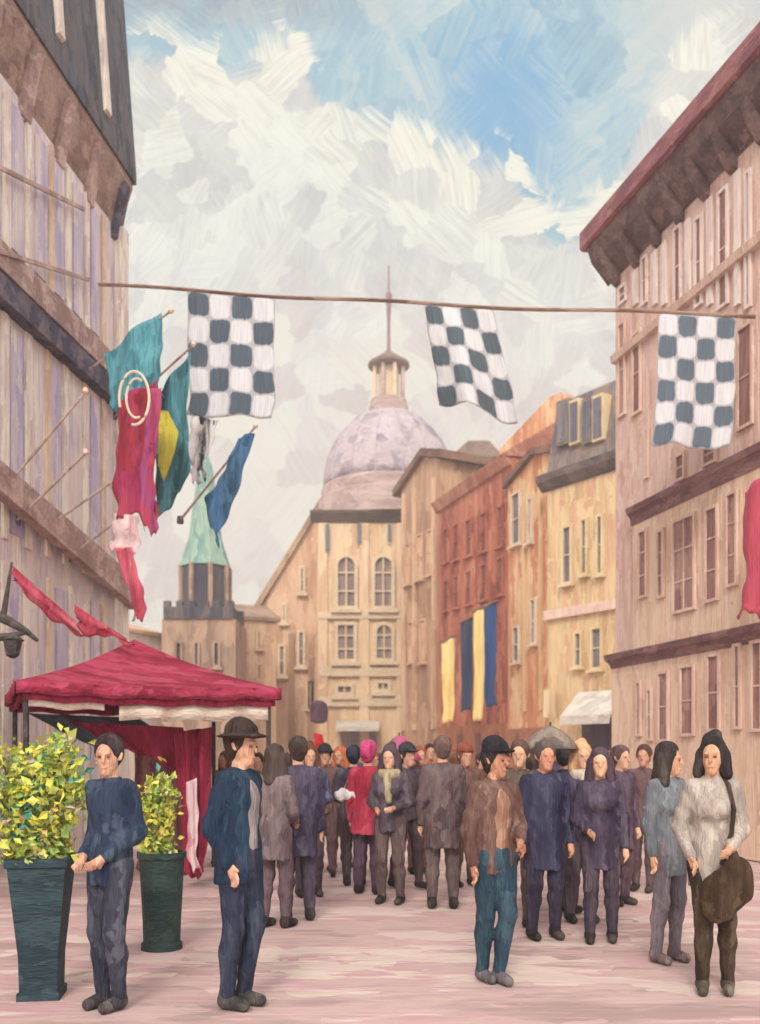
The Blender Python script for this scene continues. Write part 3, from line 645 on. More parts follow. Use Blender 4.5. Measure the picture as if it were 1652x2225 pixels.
def pole(p0, y0, p1, y1, label, r=.022):
    a, c = W(*p0, y0), W(*p1, y1); root = thing('flag_pole', tuple(a), label, 'flag pole', 'slanting flag poles on the left facade')
    b = MB(a); b.tube([a, c], r, 7, r*.7); b.build('pole', m_pole, root)
    b = MB(a); b.lathe(tuple(a-Vector((0, .0, .06))), [(.05, 0), (.06, .03), (.05, .12)], 8); b.build('pole_bracket', m_dbeam, root)
    b = MB(a); b.lathe(tuple(c-Vector((0, 0, .03))), [(.015, 0), (.04, .03), (.03, .07), (.008, .09)], 8); b.build('finial', m_cream, root)
wl = lambda px: frL.pt(frL.at(px)[0], .15, 0).y
pole((182, 812), wl(182), (372, 676), 12.2, 'slanting pole carrying the teal flag, fixed to the dark jetty beam')
pole((250, 905), wl(250), (420, 750), 13.0, 'slanting pole carrying the deep teal flag with a yellow patch')
pole((10, 1062), wl(10), (186, 852), 11.2, 'upper bare pale pole crossing the left facade from the picture edge')
pole((36, 1132), wl(36), (186, 985), 11.4, 'second bare pale pole below the upper one on the left facade')
pole((98, 1148), wl(98), (262, 1035), 12.2, 'bare pale pole on the left facade pointing at the magenta banner')
pole((150, 1212), wl(150), (285, 1108), 12.8, 'lowest bare pale pole on the left facade above the sloping brace')
pole((392, 1130), 15.2, (556, 926), 13.2, 'slanting pole carrying the blue flag above the green spire')
wv = lambda a, f, ph: (lambda u, v: a*math.sin(u*f+ph+v*2)+a*.4*math.sin(v*9+ph))
cloth('flag', (W(226, 770, 12.9), W(346, 676, 12.4), W(352, 860, 12.3), W(240, 900, 12.8)), 24, 24, wv(.05, 8, 0), teal, label='plain teal flag spread below its slanting pole, topmost on the left', cat='flag', ragged=.02, seed=4)
root = thing('banner', tuple(W(290, 840, 12.1)), 'crimson and magenta banner with cream ring emblem hanging under the teal flag', 'banner')
off = Vector(root.location)
def rel(o, off): o.location = -off; return o
rel(cloth('banner_cloth', (W(252, 868, 12.1), W(343, 822, 11.9), W(338, 1130, 12.0), W(246, 1120, 12.2)), 26, 40, wv(.06, 9, 1), [crim], parent=root, ragged=.03, seed=5), off)
rel(cloth('magenta_stripe', (W(318, 850, 11.88), W(348, 840, 11.84), W(330, 1160, 11.9), W(300, 1145, 11.95)), 10, 30, wv(.04, 6, 2), [mag], parent=root, ragged=.03, seed=6), off)
b = MB(off); c = W(292, 862, 11.7)
b.tube([c+Vector((.19*math.cos(a), 0, .34*math.sin(a)-.02)) for a in np.linspace(R(-100), R(200), 26)], .018, 6)
b.tube([c+Vector((.13*math.cos(a)+.03, .0, .25*math.sin(a)-.02)) for a in np.linspace(R(60), R(290), 20)], .016, 6)
b.build('ring_emblem', M('cream cord', [(220, 206, 180), (236, 224, 200)], 12), root)
root = thing('flag', tuple(W(380, 800, 12.9)), 'deep teal flag with a yellow diamond patch beside the crimson banner', 'flag'); off = Vector(root.location)
rel(cloth('flag_cloth', (W(346, 852, 12.8), W(412, 762, 12.7), W(410, 1060, 12.8), W(334, 1140, 12.9)), 20, 34, wv(.05, 7, 2), [teal2], parent=root, ragged=.02, seed=7), off)
b = MB(off)
q = [W(345, 890, 12.6), W(365, 893, 12.6), W(388, 940, 12.6), W(378, 985, 12.6), W(356, 1045, 12.6), W(344, 1010, 12.6)]
bb = b.pts(q+[p+Vector((0, .03, 0)) for p in q]); b.face(*[bb+i for i in range(6)]); b.face(*[bb+6+i for i in range(6)][::-1])
for i in range(6): j = (i+1) % 6; b.face(bb+i, bb+j, bb+6+j, bb+6+i)
b.build('diamond_patch', yel, root)
cloth('streamer', (W(246, 1115, 12.1), W(300, 1120, 12.1), W(300, 1200, 12.1), W(240, 1190, 12.2)), 12, 12, wv(.04, 6, 1), pinkw, label='pale pink streamer knotted under the crimson banner', cat='streamer', ragged=.02, seed=8)
cloth('streamer', (W(248, 1190, 12.05), W(290, 1190, 12.0), W(322, 1345, 12.0), W(296, 1345, 12.1)), 10, 20, wv(.05, 5, 0), rose, label='rose pink streamer trailing down towards the canopy top', cat='streamer', ragged=.02, seed=9)
cloth('blue_flag', (W(515, 950, 13.4), W(552, 940, 13.3), W(470, 1190, 13.5), W(448, 1100, 13.6)), 14, 26, wv(.05, 6, 1), blue, label='narrow blue flag furling down its slanting pole above the green spire', cat='flag', ragged=.03, seed=10)
cloth('ribbon', (W(418, 905, 14.0), W(474, 912, 14.0), W(440, 1030, 14.0), W(405, 1000, 14.0)), 12, 20, wv(.05, 6, 3), bw, label='black and white ribbon twisting below the left chequered flag', cat='ribbon', ragged=.03, seed=11)
cloth('ribbon', (W(424, 985, 13.9), W(446, 985, 13.9), W(432, 1052, 13.9), W(414, 1045, 13.9)), 6, 12, wv(.03, 6, 3), bw, label='short black ribbon end just above the green spire', cat='ribbon', ragged=.02, seed=12)
cloth('pennant', (W(26, 1228, 10.4), W(160, 1345, 10.5), W(180, 1395, 10.6), W(28, 1272, 10.4)), 18, 8, wv(.03, 9, 0), redm, label='red pennant slanting down across the left facade, nearer the picture edge', cat='pennant', group='red pennants leading to the canopy', ragged=.02, seed=13)
cloth('pennant', (W(160, 1312, 10.6), W(270, 1385, 10.9), W(292, 1402, 10.9), W(172, 1368, 10.7)), 14, 8, wv(.03, 9, 1), redm, label='red pennant reaching the peak of the crimson canopy', cat='pennant', group='red pennants leading to the canopy', ragged=.02, seed=14)
cloth('wall_banner', (W(1612, 1070, 13.2), W(1668, 1025, 12.6), W(1668, 1335, 12.6), W(1614, 1335, 13.2)), 12, 30, wv(.04, 7, 1), cloth_mat('pink banner', [(196, 70, 92), (212, 92, 110), (204, 84, 110)], along='z'), label='long pink-red banner hanging down the rose building at the right picture edge', cat='banner', ragged=.03, seed=15)
# four long banners on the red brick block
GB = 'long banners hanging before the red brick block'
mby = cloth_mat('yellow banner', [(222, 190, 112), (236, 208, 134), (240, 216, 150)], 40); mbb = cloth_mat('navy banner', [(40, 56, 88), (60, 66, 90), (78, 76, 92)], 40); mbb2 = cloth_mat('strong blue banner', [(34, 62, 110), (48, 80, 130), (44, 66, 100)], 40)
for i, (x0, x1, y0, y1, yy, mm, lb) in enumerate(((959, 988, 1388, 1566, 41, mby, 'yellow hanging banner, lowest and leftmost before the red brick block'), (1000, 1028, 1346, 1540, 39.6, mbb, 'dark navy hanging banner between the two yellow ones'),
        (1028, 1054, 1322, 1562, 38.6, mby, 'yellow hanging banner between the navy and the blue one'), (1052, 1080, 1312, 1532, 37.6, mbb2, 'strong blue hanging banner, highest and rightmost of its row'))):
    root = thing('hanging_banner', tuple(W((x0+x1)/2, y0, yy)), lb, 'banner', GB); off = Vector(root.location)
    rel(cloth('banner_cloth', (W(x0, y0+8, yy), W(x1, y0-6, yy-.2), W(x1-2, y1, yy-.2), W(x0+3, y1+6, yy)), 10, 26, wv(.05, 7, i), [mm], parent=root, ragged=.015, seed=20+i), off)
    b = MB(off); a, c = W(x0-3, y0+8, yy), W(x1+3, y0-8, yy-.25); b.tube([a, c], .05, 6); b.tube([W((x0+x1)/2, y0, yy-.1), W((x0+x1)/2, y0-2, yy-.1)+Vector((.5, 2.6, 0))], .05, 6); b.build('banner_pole', m_brd, root)
# small dark hanging sign and red sign above the crowd
b = MB(W(693, 1550, 24)); b.lathe(tuple(W(693, 1572, 24)), [(.10, 0), (.22, .06), (.24, .35), (.2, .52), (.08, .6)], 12, sy=.4)
o = b.build('hanging_sign', cloth_mat('plum sign', [(84, 62, 76), (112, 88, 96)], 24), loc=W(693, 1550, 24)); setp(o, 'small plum-coloured oval sign above the heads left of the domed building', 'sign')
b = MB(W(693, 1600, 20)); b.tube([W(690, 1640, 20)-Vector((0, 0, 1.6)), W(690, 1595, 20)], .03, 6); root = thing('red_pennant', tuple(W(690, 1640, 20)-Vector((0, 0, 1.6))), 'small bright red pennant on a pole sticking up from the crowd', 'pennant'); off = Vector(root.location)
b = MB(off); b.tube([off, W(690, 1592, 20)], .03, 6); b.build('pole', m_pole, root)
rel(cloth('pennant_cloth', (W(682, 1592, 19.9), W(702, 1596, 19.9), W(706, 1655, 19.9), W(684, 1650, 19.9)), 8, 12, wv(.03, 6, 1), [cloth_mat('scarlet', [(206, 34, 46), (222, 52, 62)], 20)], parent=root, ragged=.02, seed=30), off)

# ---- bracket lantern on the left wall
root = thing('bracket_lantern', tuple(W(6, 1330, 9.6)), 'dark iron bracket lantern curling out from the left wall above the planter', 'lantern'); off = Vector(root.location)
m_iron = M('dark iron', [(58, 52, 52), (84, 76, 72), (100, 92, 84)], 9, along='a', contrast=.14)
b = MB(off); b.tube([W(-40, 1345, 9.4), W(-10, 1335, 9.5), W(24, 1352, 9.6), W(58, 1372, 9.6), W(82, 1392, 9.6)], .075, 8, .02)
b.tube([W(-40, 1400, 9.4), W(0, 1385, 9.5), W(30, 1380, 9.6), W(60, 1374, 9.6)], .05, 8, .02); b.build('bracket_arm', m_iron, root)
b = MB(off); b.tube([W(8, 1338, 9.6), W(26, 1222, 9.6)], .035, 8, .012); b.build('upright_rod', m_iron, root)
b = MB(off); c = W(28, 1418, 9.6); b.lathe(tuple(c-Vector((0, 0, .06))), [(.02, 0), (.07, .03), (.10, .18), (.12, .19), (.02, .26)], 8); b.build('lantern_body', m_iron, root)

# ================================================================ CANOPY STALL
cxx, cyy = (292-HX)/F*11.4, 11.4; ang = R(24); hw = 1.42
m_can = cloth_mat('crimson canopy', [(132, 32, 56), (160, 48, 74), (178, 70, 98), (150, 44, 64)], 10, along='x', w=20, stretch=.12)
m_cand = cloth_mat('dark crimson', [(130, 32, 56), (160, 42, 72), (176, 52, 92)], 10)
m_valc = cloth_mat('cream valance', [(214, 186, 168), (232, 212, 194), (236, 222, 206)], 10, along='x')
root = thing('canopy_stall', (cxx, cyy, 0), 'crimson pyramid market canopy on poles with cream valance, in front of the left building', 'canopy')
def rp(x, y, z): return Vector((x*math.cos(ang)-y*math.sin(ang), x*math.sin(ang)+y*math.cos(ang), z))
zE, zA = 2.37, 3.03; cor = [(-hw, -hw), (hw, -hw), (hw, hw), (-hw, hw)]
b = MB(); n = 14
for s in range(4):
    (x0, y0), (x1, y1) = cor[s], cor[(s+1) % 4]
    base = len(b.v)
    for j in range(n+1):
        t = j/n
        for i in range(n+1):
            k = i/n; ex, ey = x0+(x1-x0)*k, y0+(y1-y0)*k
            sag = -.10*math.sin(math.pi*t)*(1-.4*abs(2*k-1)) - .03*math.sin(math.pi*k)*(1-t)
            b.v.append(tuple(rp(ex*(1-t), ey*(1-t), zE+(zA-zE)*t+sag)))
    for j in range(n):
        for i in range(n): q = base+j*(n+1)+i; b.face(q, q+1, q+n+2, q+n+1)
cv_ = b.build('canopy_roof', m_can, root, smooth=False); md = cv_.modifiers.new('thickness', 'SOLIDIFY'); md.thickness = .012
def valance(out, z0, z1, mat, nm, amp=.02, sides=(0, 1, 2, 3), a0=0, a1=1):
    b = MB()
    for s in sides:
        (x0, y0), (x1, y1) = cor[s], cor[(s+1) % 4]; sc = (hw+out)/hw; N_ = 40; base = len(b.v)
        for i in range(N_+1):
            k = a0+(a1-a0)*i/N_; w = 1+amp*math.sin(k*40)/hw
            for z in (z0-.03*math.sin(math.pi*k), z1-.03*math.sin(math.pi*k)+.012*math.sin(k*31)): b.v.append(tuple(rp((x0+(x1-x0)*k)*sc*w, (y0+(y1-y0)*k)*sc*w, z)))
        for i in range(N_): q = base+2*i; b.face(q, q+2, q+3, q+1)
    o = b.build(nm, mat, root, smooth=True); md = o.modifiers.new('thickness', 'SOLIDIFY'); md.thickness = .006; return o
valance(.005, zE+.01, zE-.13, m_can, 'valance')
valance(-.05, zE-.10, zE-.20, m_cand, 'inner_valance')
valance(-.10, zE-.13, zE-.36, m_valc, 'cream_valance', sides=(0,), a0=.36, a1=1)
valance(-.10, zE-.13, zE-.27, m_valc, 'cream_valance', sides=(0,), a0=.0, a1=.3)
for i, (x, y) in enumerate(cor):
    b = MB(); p = rp(x*.93, y*.93, 0); b.box(p.x-.025, p.x+.025, p.y-.025, p.y+.025, 0, zE-.02); b.build('leg', m_iron, root)
    b = MB(); p1 = rp(x*.93, y*.93, zE-.08); p2 = rp(cor[(i+1) % 4][0]*.93, cor[(i+1) % 4][1]*.93, zE-.08); b.tube([p1, p1.lerp(p2, .5)+Vector((0, 0, .05)), p2], .018, 6); b.build('roof_truss', M('teal steel', [(58, 78, 92), (84, 96, 106)], 11, along='a'), root)
def drape(nm, A, B, C_, D_, mat, amp, f, seed):
    A, B, C_, D_ = [Vector(p)-Vector((cxx, cyy, 0)) for p in (A, B, C_, D_)]
    return cloth(nm, (A, B, C_, D_), 30, 30, lambda u, v: amp*math.sin(u*f+v)+amp*.3*math.sin(u*f*2.3), [mat], parent=root, ragged=.015, seed=seed)
drape('side_curtain', W(378, 1590, 10.9), W(462, 1580, 10.9), W(448, 1905, 11.1), W(402, 1905, 11.1), m_cand, .05, 14, 41)
drape('side_curtain', W(405, 1700, 10.8), W(428, 1690, 10.8), W(432, 1890, 10.9), W(410, 1890, 10.9), pinkw, .02, 9, 42)
drape('inner_drape', W(150, 1568, 11.2), W(400, 1580, 11.2), W(430, 1700, 11.3), W(245, 1612, 11.2), m_cand, .05, 16, 43)
drape('inner_drape', W(60, 1550, 11.9), W(300, 1560, 11.9), W(420, 1640, 11.9), W(200, 1625, 11.9), M('slate blue cloth', [(66, 84, 98), (88, 100, 110), (100, 92, 104)], 11, along='x'), .04, 16, 44)
drape('rear_curtain', W(290, 1600, 12.6), W(440, 1600, 12.6), W(420, 1920, 12.6), W(300, 1900, 12.6), M('plum drape', [(120, 76, 84), (150, 104, 104), (176, 130, 124)], 11), .05, 14, 45)

# ================================================================ PLANTERS & SHRUBS
m_pot = M('dark teal planter', [(30, 50, 58), (40, 62, 70), (54, 76, 82), (34, 48, 62)], 6, along='x', contrast=.16, rough=.6, stretch=.12)
m_pot2 = M('dark green planter', [(34, 54, 54), (48, 68, 66), (60, 78, 70)], 8, along='x', contrast=.16, rough=.6, stretch=.12)
m_soil = M('soil', [(60, 44, 36), (80, 60, 46)], 6, along='a')
def planter(px, y, rt, rb, h, mat, label, sq=True):
    p = W(px, 0, y); root = thing('planter', (p.x, y, 0), label, 'planter', None)
    b = MB(); seg = 4 if sq else 20; r4 = R(45) if sq else 0; k = 1.25 if sq else 1
    prof = [(rb*1.12, 0), (rb*1.12, .05), (rb, .06), (rb*1.04, h*.3), (rb+(rt-rb)*.5, h*.62), (rt*.97, h*.93), (rt*1.06, h*.94), (rt*1.06, h), (rt*.9, h), (rt*.88, h-.06)]
    b.lathe((0, 0, 0), [(r*k, z) for r, z in prof], seg, rot=r4+R(8)); b.build('pot', mat, root)
    b = MB(); b.lathe((0, 0, 0), [(.86*rt*k, h-.08), (.84*rt*k, h-.04)], seg, rot=r4+R(8)); b.build('soil', m_soil, root)
    return p.x, y, h
leafm = [M('leaf lemon', [(226, 218, 84), (238, 230, 116)], 6, along='a'), M('leaf lime', [(198, 208, 84), (212, 218, 110)], 6, along='a'), M('leaf green', [(140, 176, 88), (164, 192, 110)], 6, along='a'),
         M('leaf teal', [(84, 150, 134), (110, 170, 150)], 6, along='a'), M('leaf moss', [(160, 164, 92), (184, 182, 112)], 6, along='a'), M('leaf rust', [(224, 160, 130), (232, 220, 208)], 6, along='a')]
m_stem = M('stem brown', [(92, 78, 52), (112, 96, 62)], 6)
def shrub(x, y, z, h, rad, n, label, probs, seed, lf=.10, tip=None):
    r = random.Random(seed); root = thing('shrub', (x, y, z), label, 'shrub')
    b = MB(); f = MB(); tips = []
    for k in range(15):
        a = r.uniform(0, 6.28); rr = rad*r.uniform(.2, 1)*.85; hh = h*r.uniform(.55, 1)*(1-.25*rr/rad)
        p = [Vector((0, 0, -.06))+Vector((.05*math.cos(a), .05*math.sin(a), 0)), Vector((rr*.35*math.cos(a), rr*.35*math.sin(a), hh*.4)), Vector((rr*math.cos(a), rr*math.sin(a), hh))]
        b.tube(p, .012, 5, .005); tips.append(p)
    b.build('stems', m_stem, root)
    for i in range(n):
        s = r.choice(tips); t = r.uniform(.05, 1.05)
        p = s[0].lerp(s[1], t*2) if t < .5 else s[1].lerp(s[2], t*2-1)
        p = p+Vector((r.gauss(0, rad*.20), r.gauss(0, rad*.20), r.gauss(0, .05)))
        if p.z < 0: p.z = r.uniform(0, .08)
        d = Vector((r.gauss(0, 1), r.gauss(0, 1), r.gauss(.35, .9))).normalized(); sd_ = d.cross(Vector((r.gauss(0, 1), r.gauss(0, 1), r.gauss(0, 1)))).normalized()
        l = lf*r.uniform(.5, 1.5); w = l*r.uniform(.22, .38); up = d.cross(sd_)*l*.12
        clump = int((math.sin(p.x*9+seed)+math.cos(p.z*11)+math.sin(p.y*13))*1.4)
        f.cur = r.choices(range(6), probs)[0] if r.random() < .6 else [2, 1, 0, 3, 1, 4][clump % 6]
        q = f.pts([p, p+d*l*.45+sd_*w+up, p+d*l, p+d*l*.45-sd_*w+up]); f.face(q, q+1, q+2); f.face(q, q+2, q+3)
    f.build('foliage', leafm, root); return root
X1, Y1, H1 = planter(92, 6.1, .21, .135, .93, m_pot, 'large dark teal flared planter at the left picture edge, holding the yellow-green shrub')
shrub(X1-.05, Y1, H1-.03, .90, .33, 4600, 'bushy yellow and green shrub growing from the large teal planter at the left edge', (5, 4, 3, 1.0, 1.5, .7), 5, .066)
X2, Y2, H2 = planter(352, 7.6, .19, .15, .80, m_pot2, 'smaller dark green planter with rounded rim between the two foreground men', sq=False)
shrub(X2-.03, Y2, H2-.03, .74, .215, 2400, 'upright lime-yellow shrub growing in the smaller dark green planter', (6, 5, 1, .2, .3, 1.5), 9, .06)

# ================================================================ PEOPLE (signed-distance bodies turned into one mesh)
def nets(D, o, h):
    """surface nets"""
    s = D < 0; nx, ny, nz = D.shape
    cnt = np.zeros((nx-1, ny-1, nz-1), np.int8)
    for a in (0, 1):
        for b_ in (0, 1):
            for c in (0, 1): cnt += s[a:nx-1+a, b_:ny-1+b_, c:nz-1+c]
    act = (cnt > 0) & (cnt < 8); idx = -np.ones(act.shape, np.int64); I, J, K_ = np.nonzero(act); n = len(I); idx[I, J, K_] = np.arange(n)
    acc = np.zeros((n, 3)); num = np.zeros(n)
    corners = [(a, b_, c) for a in (0, 1) for b_ in (0, 1) for c in (0, 1)]
    for A in corners:
        for ax in range(3):
            if A[ax]: continue
            B = list(A); B[ax] = 1
            da = D[I+A[0], J+A[1], K_+A[2]]; db = D[I+B[0], J+B[1], K_+B[2]]; m = (da < 0) != (db < 0)
            t = np.where(m, da/(np.where(m, da-db, 1)), 0)
            P = np.array(A, float)[None, :].repeat(n, 0); P[:, ax] = t
            acc[m] += P[m]; num[m] += 1
    V = (np.stack([I, J, K_], 1)+acc/np.maximum(num, 1)[:, None])*h+np.array(o)
    Fs = []
    sl = slice(1, -1)
    for ax in range(3):
        d0 = [slice(1, -1)]*3; d1 = [slice(1, -1)]*3; d0[ax] = slice(0, -1); d1[ax] = slice(1, None)
        a_, b_ = s[tuple(d0)], s[tuple(d1)]; ii, jj, kk = np.nonzero(a_ != b_); fl = a_[ii, jj, kk]
        g = [ii, jj, kk]
        for q in range(3):
            if q != ax: g[q] = g[q]+1
        o1, o2 = [(1, 2), (2, 0), (0, 1)][ax]
        def cell(x, y):
            c = [g[0].copy(), g[1].copy(), g[2].copy()]; c[o1] = c[o1]-x; c[o2] = c[o2]-y; return idx[c[0], c[1], c[2]]
        q4 = np.stack([cell(1, 1), cell(0, 1), cell(0, 0), cell(1, 0)], 1)
        q4[~fl] = q4[~fl][:, ::-1]; Fs.append(q4)
    Fa = np.concatenate(Fs); Fa = Fa[(Fa >= 0).all(1)]
    return V, Fa
class SDF:
    """list of tapered capsules / ellipsoids joined smoothly; clip planes; carving"""
    def __init__(s, h=.012): s.p = []; s.clip = []; s.cut = []; s.h = h
    def cap(s, a, b, ra, rb=None, k=.02, sq=(1, 1, 1)): s.p.append((np.array(a, float), np.array(b, float), ra, ra if rb is None else rb, k, np.array(sq, float))); return s
    def mesh(s, noise=0):
        h = s.h; lo = np.min([np.minimum(a, b)-max(ra, rb)/q-.03 for a, b, ra, rb, k, q in s.p], 0); hi = np.max([np.maximum(a, b)+max(ra, rb)/q+.03 for a, b, ra, rb, k, q in s.p], 0)
        n = np.ceil((hi-lo)/h).astype(int)+2; D = np.full(n, .5, np.float32)
        ax = [lo[i]+np.arange(n[i])*h for i in range(3)]
        def region(a, b, r, q, pad):
            l = np.minimum(a, b)-r/q-pad; u = np.maximum(a, b)+r/q+pad
            i0 = np.clip(np.floor((l-lo)/h).astype(int), 0, n); i1 = np.clip(np.ceil((u-lo)/h).astype(int)+1, 0, n)
            return tuple(slice(i0[i], i1[i]) for i in range(3))
        def dist(a, b, ra, rb, q, sl):
            X = ax[0][sl[0]][:, None, None]; Y = ax[1][sl[1]][None, :, None]; Z = ax[2][sl[2]][None, None, :]
            d = (b-a)*q; L2 = max((d**2).sum(), 1e-9)
            px, py, pz = (X-a[0])*q[0], (Y-a[1])*q[1], (Z-a[2])*q[2]
            t = np.clip((px*d[0]+py*d[1]+pz*d[2])/L2, 0, 1)
            return np.sqrt((px-t*d[0])**2+(py-t*d[1])**2+(pz-t*d[2])**2)-(ra+(rb-ra)*t)
        for a, b, ra, rb, k, q in s.p:
            sl = region(a, b, max(ra, rb), q, .06+k); e = dist(a, b, ra, rb, q, sl); c = D[sl]
            hh = np.clip(.5+.5*(c-e)/k, 0, 1); D[sl] = c*(1-hh)+e*hh-k*hh*(1-hh)
        for a, b, ra, rb, k, q in s.cut:
            sl = region(a, b, max(ra, rb), q, .06+k); e = -dist(a, b, ra, rb, q, sl); c = D[sl]
            hh = np.clip(.5-.5*(c-e)/k, 0, 1); D[sl] = c*(1-hh)+e*hh+k*hh*(1-hh)
        X, Y, Z = ax[0][:, None, None], ax[1][None, :, None], ax[2][None, None, :]
        for nrm, dd in s.clip: D = np.maximum(D, (X*nrm[0]+Y*nrm[1]+Z*nrm[2]-dd).astype(np.float32))
        if noise: D += (noise*np.sin(X*31+Z*9)*np.sin(Z*13+Y*23)+noise*.6*np.sin(Z*41+X*57)).astype(np.float32)
        return nets(D, lo, h)
def put_mesh(name, VF, mat, parent):
    V, Fa = VF; me = bpy.data.meshes.new(name); me.vertices.add(len(V)); me.vertices.foreach_set('co', V.ravel())
    me.loops.add(len(Fa)*4); me.loops.foreach_set('vertex_index', Fa.ravel().astype(np.int32)); me.polygons.add(len(Fa))
    me.polygons.foreach_set('loop_start', np.arange(0, len(Fa)*4, 4, dtype=np.int32)); me.polygons.foreach_set('loop_total', np.full(len(Fa), 4, np.int32))
    me.update(calc_edges=True); me.validate(); me.polygons.foreach_set('use_smooth', np.ones(len(me.polygons), bool)); me.materials.append(mat)
    o = bpy.data.objects.new(name, me); COL.objects.link(o); o.parent = parent; return o
A_ = np.array
def figure(pose, h=.012, sex='m', coat=None, hair='short', hat=None, skirt=False, scarf=False, top_hem=.86, bag=False, stout=1.0):
    """returns dict of part name -> (verts, faces); figure faces -Y, stands on z=0, 1.76 tall"""
    J = dict(pel=(0, 0, .93), chest=(0, -.0, 1.28), neck=(0, .01, 1.46), head=(0, -.02, 1.60),
             shL=(.185, .01, 1.40), elL=(.235, .03, 1.12), wrL=(.24, -.04, .87), shR=(-.185, .01, 1.40), elR=(-.235, .03, 1.12), wrR=(-.24, -.04, .87),
             hiL=(.09, 0, .92), knL=(.10, -.02, .50), anL=(.11, .03, .09), hiR=(-.09, 0, .92), knR=(-.10, -.02, .50), anR=(-.11, .03, .09), yaw=0, lean=0)
    J.update(pose); j = {k: A_(v, float) if not np.isscalar(v) else v for k, v in J.items()}
    yaw = j['yaw']; cs, sn = math.cos(yaw), math.sin(yaw); H = j['head']
    def hd(x, y, z): return H+A_((x*cs-y*sn, x*sn+y*cs, z))
    w = (.93 if sex == 'f' else 1.0)*stout
    for q in 'LR':
        j['sh'+q] = j['sh'+q]*A_((.80 if sex == 'f' else .86, 1, 1)); j['el'+q] = j['el'+q]*A_((.86, 1, 1)); j['wr'+q] = j['wr'+q]*A_((.92, 1, 1))
    def torso(s, e=0.0, k=.05):
        s.cap((0, 0, .93), (0, 0, 1.02), .135*w+e, .125*w+e, k, (1, 1.3, 1))
        s.cap((0, 0, 1.02), (0, -.005, 1.28), .125*w+e, .155*w+e, k, (1, 1.35, 1))
        s.cap(j['shL']*A_((.75, 1, 1))-A_((0, 0, .02)), j['shR']*A_((.75, 1, 1))-A_((0, 0, .02)), .072+e*.7, .072+e*.7, k)
        if sex == 'f': s.cap((.06, -.085, 1.26), (-.06, -.085, 1.26), .06+e, .06+e, k)
    def arms(s, e=0.0, k=.03, endcut=0):
        for q in 'LR':
            wr = j['wr'+q]; el = j['el'+q]; wr2 = el+(wr-el)*(1-endcut)
            s.cap(j['sh'+q], el, .056*w+e, .044*w+e, k); s.cap(el, wr2, .044*w+e, .030*w+e, k)
    def legs(s, e=0.0, k=.03, lo=0):
        for q in 'LR':
            s.cap(j['hi'+q], j['kn'+q], .088*w+e, .058*w+e, k); kn, an = j['kn'+q], j['an'+q]
            s.cap(kn, kn+(an-kn)*.35+A_((0, .015, 0)), .056*w+e, .055*w+e, k); s.cap(kn+(an-kn)*.35+A_((0, .015, 0)), an, .054*w+e, .036*w+e, k)
    b = SDF(h); torso(b); arms(b); legs(b)
    b.cap(j['neck']-A_((0, 0, .05)), H-A_((0, -.02, .06)), .058, .052, .03)
    b.cap(hd(0, .015, .045), hd(0, .015, .05), .092, .092, .02, (1.15, .95, 1))
    b.cap(hd(0, -.025, -.03), hd(0, -.045, -.075), .066, .042, .03, (1.05, 1, 1))
    b.cap(hd(0, -.094, .022), hd(0, -.107, -.016), .008, .012, .016)                 # nose
    b.cap(hd(-.018, -.092, -.054), hd(.018, -.092, -.054), .007, .007, .012)           # lips
    b.cap(hd(-.035, -.085, .038), hd(.035, -.085, .038), .012, .012, .02)            # brow
    for sx in (-1, 1): b.cap(hd(sx*.083, .01, .0), hd(sx*.085, .018, .03), .012, .016, .01)
    for sx in (-1, 1): b.cut.append((hd(sx*.032, -.108, .016), hd(sx*.032, -.108, .018), .012, .012, .016, A_((1., 1, 1))))
    for q, sx in (('L', 1), ('R', -1)):
        wr, el = j['wr'+q], j['el'+q]; d = (wr-el)/np.linalg.norm(wr-el)
        side = np.cross(d, A_((sx, .2, 0))); side = side/(np.linalg.norm(side)+1e-9); nn = np.cross(d, side)
        pm = wr+d*.055; b.cap(wr, wr+d*.08, .026, .03, .015)
        for fi, (o_, ln) in enumerate(((-.027, .07), (-.009, .08), (.009, .075), (.026, .06))):
            p0 = wr+d*.085+side*o_; p1 = p0+d*ln*.5+nn*.006*sx; p2 = p1+d*ln*.35+nn*.022*sx
            b.cap(p0, p1, .0105, .0095, .005); b.cap(p1, p2, .0095, .008, .005)
        b.cap(wr+d*.03-side*.025, wr+d*.075-side*.052, .012, .009, .01)
    for q in 'LR':
        an = j['an'+q]; b.cap(an-A_((0, -.03, .04)), an+A_((0, -.13, -.055)), .035, .028, .02)
    out = {'body': b.mesh()}
    if h < .012:
        for sx, nm_ in ((-1, 'eye'), (1, 'eye ')):
            ey = SDF(.004); ey.cap(hd(sx*.032-.007, -.0875, .014), hd(sx*.032+.007, -.0875, .014), .0065, .0065, .004); out[nm_] = ey.mesh()
    # trousers or skirt
    t = SDF(h); legs(t, .014); t.cap((0, 0, .95), (0, 0, 1.0), .142*w, .135*w, .05, (1, 1.25, 1)); t.clip.append((A_((0, 0, -1.)), -.07)); out['trousers'] = t.mesh(.0035)
    # shoes
    for q, nm_ in (('L', 'shoe'), ('R', 'shoe ')):
        s = SDF(h); an = j['an'+q]; s.cap(an+A_((0, .02, -.035)), an+A_((0, -.135, -.05)), .05, .038, .02); s.cap(an+A_((0, .01, .02)), an+A_((0, .01, -.03)), .046, .046, .02)
        s.clip.append((A_((0, 0, -1.)), .0)); out[nm_] = s.mesh()
    # coat / top
    c = SDF(h); torso(c, .018); arms(c, .017, endcut=.04)
    if top_hem < .8: c.cap((0, .0, .95), (0, .02, top_hem-.05), .165*w, .19*w, .05, (1, 1.2, 1))
    else: c.cap((0, 0, .98), (0, 0, top_hem-.05), .16*w, .155*w, .05, (1, 1.2, 1))
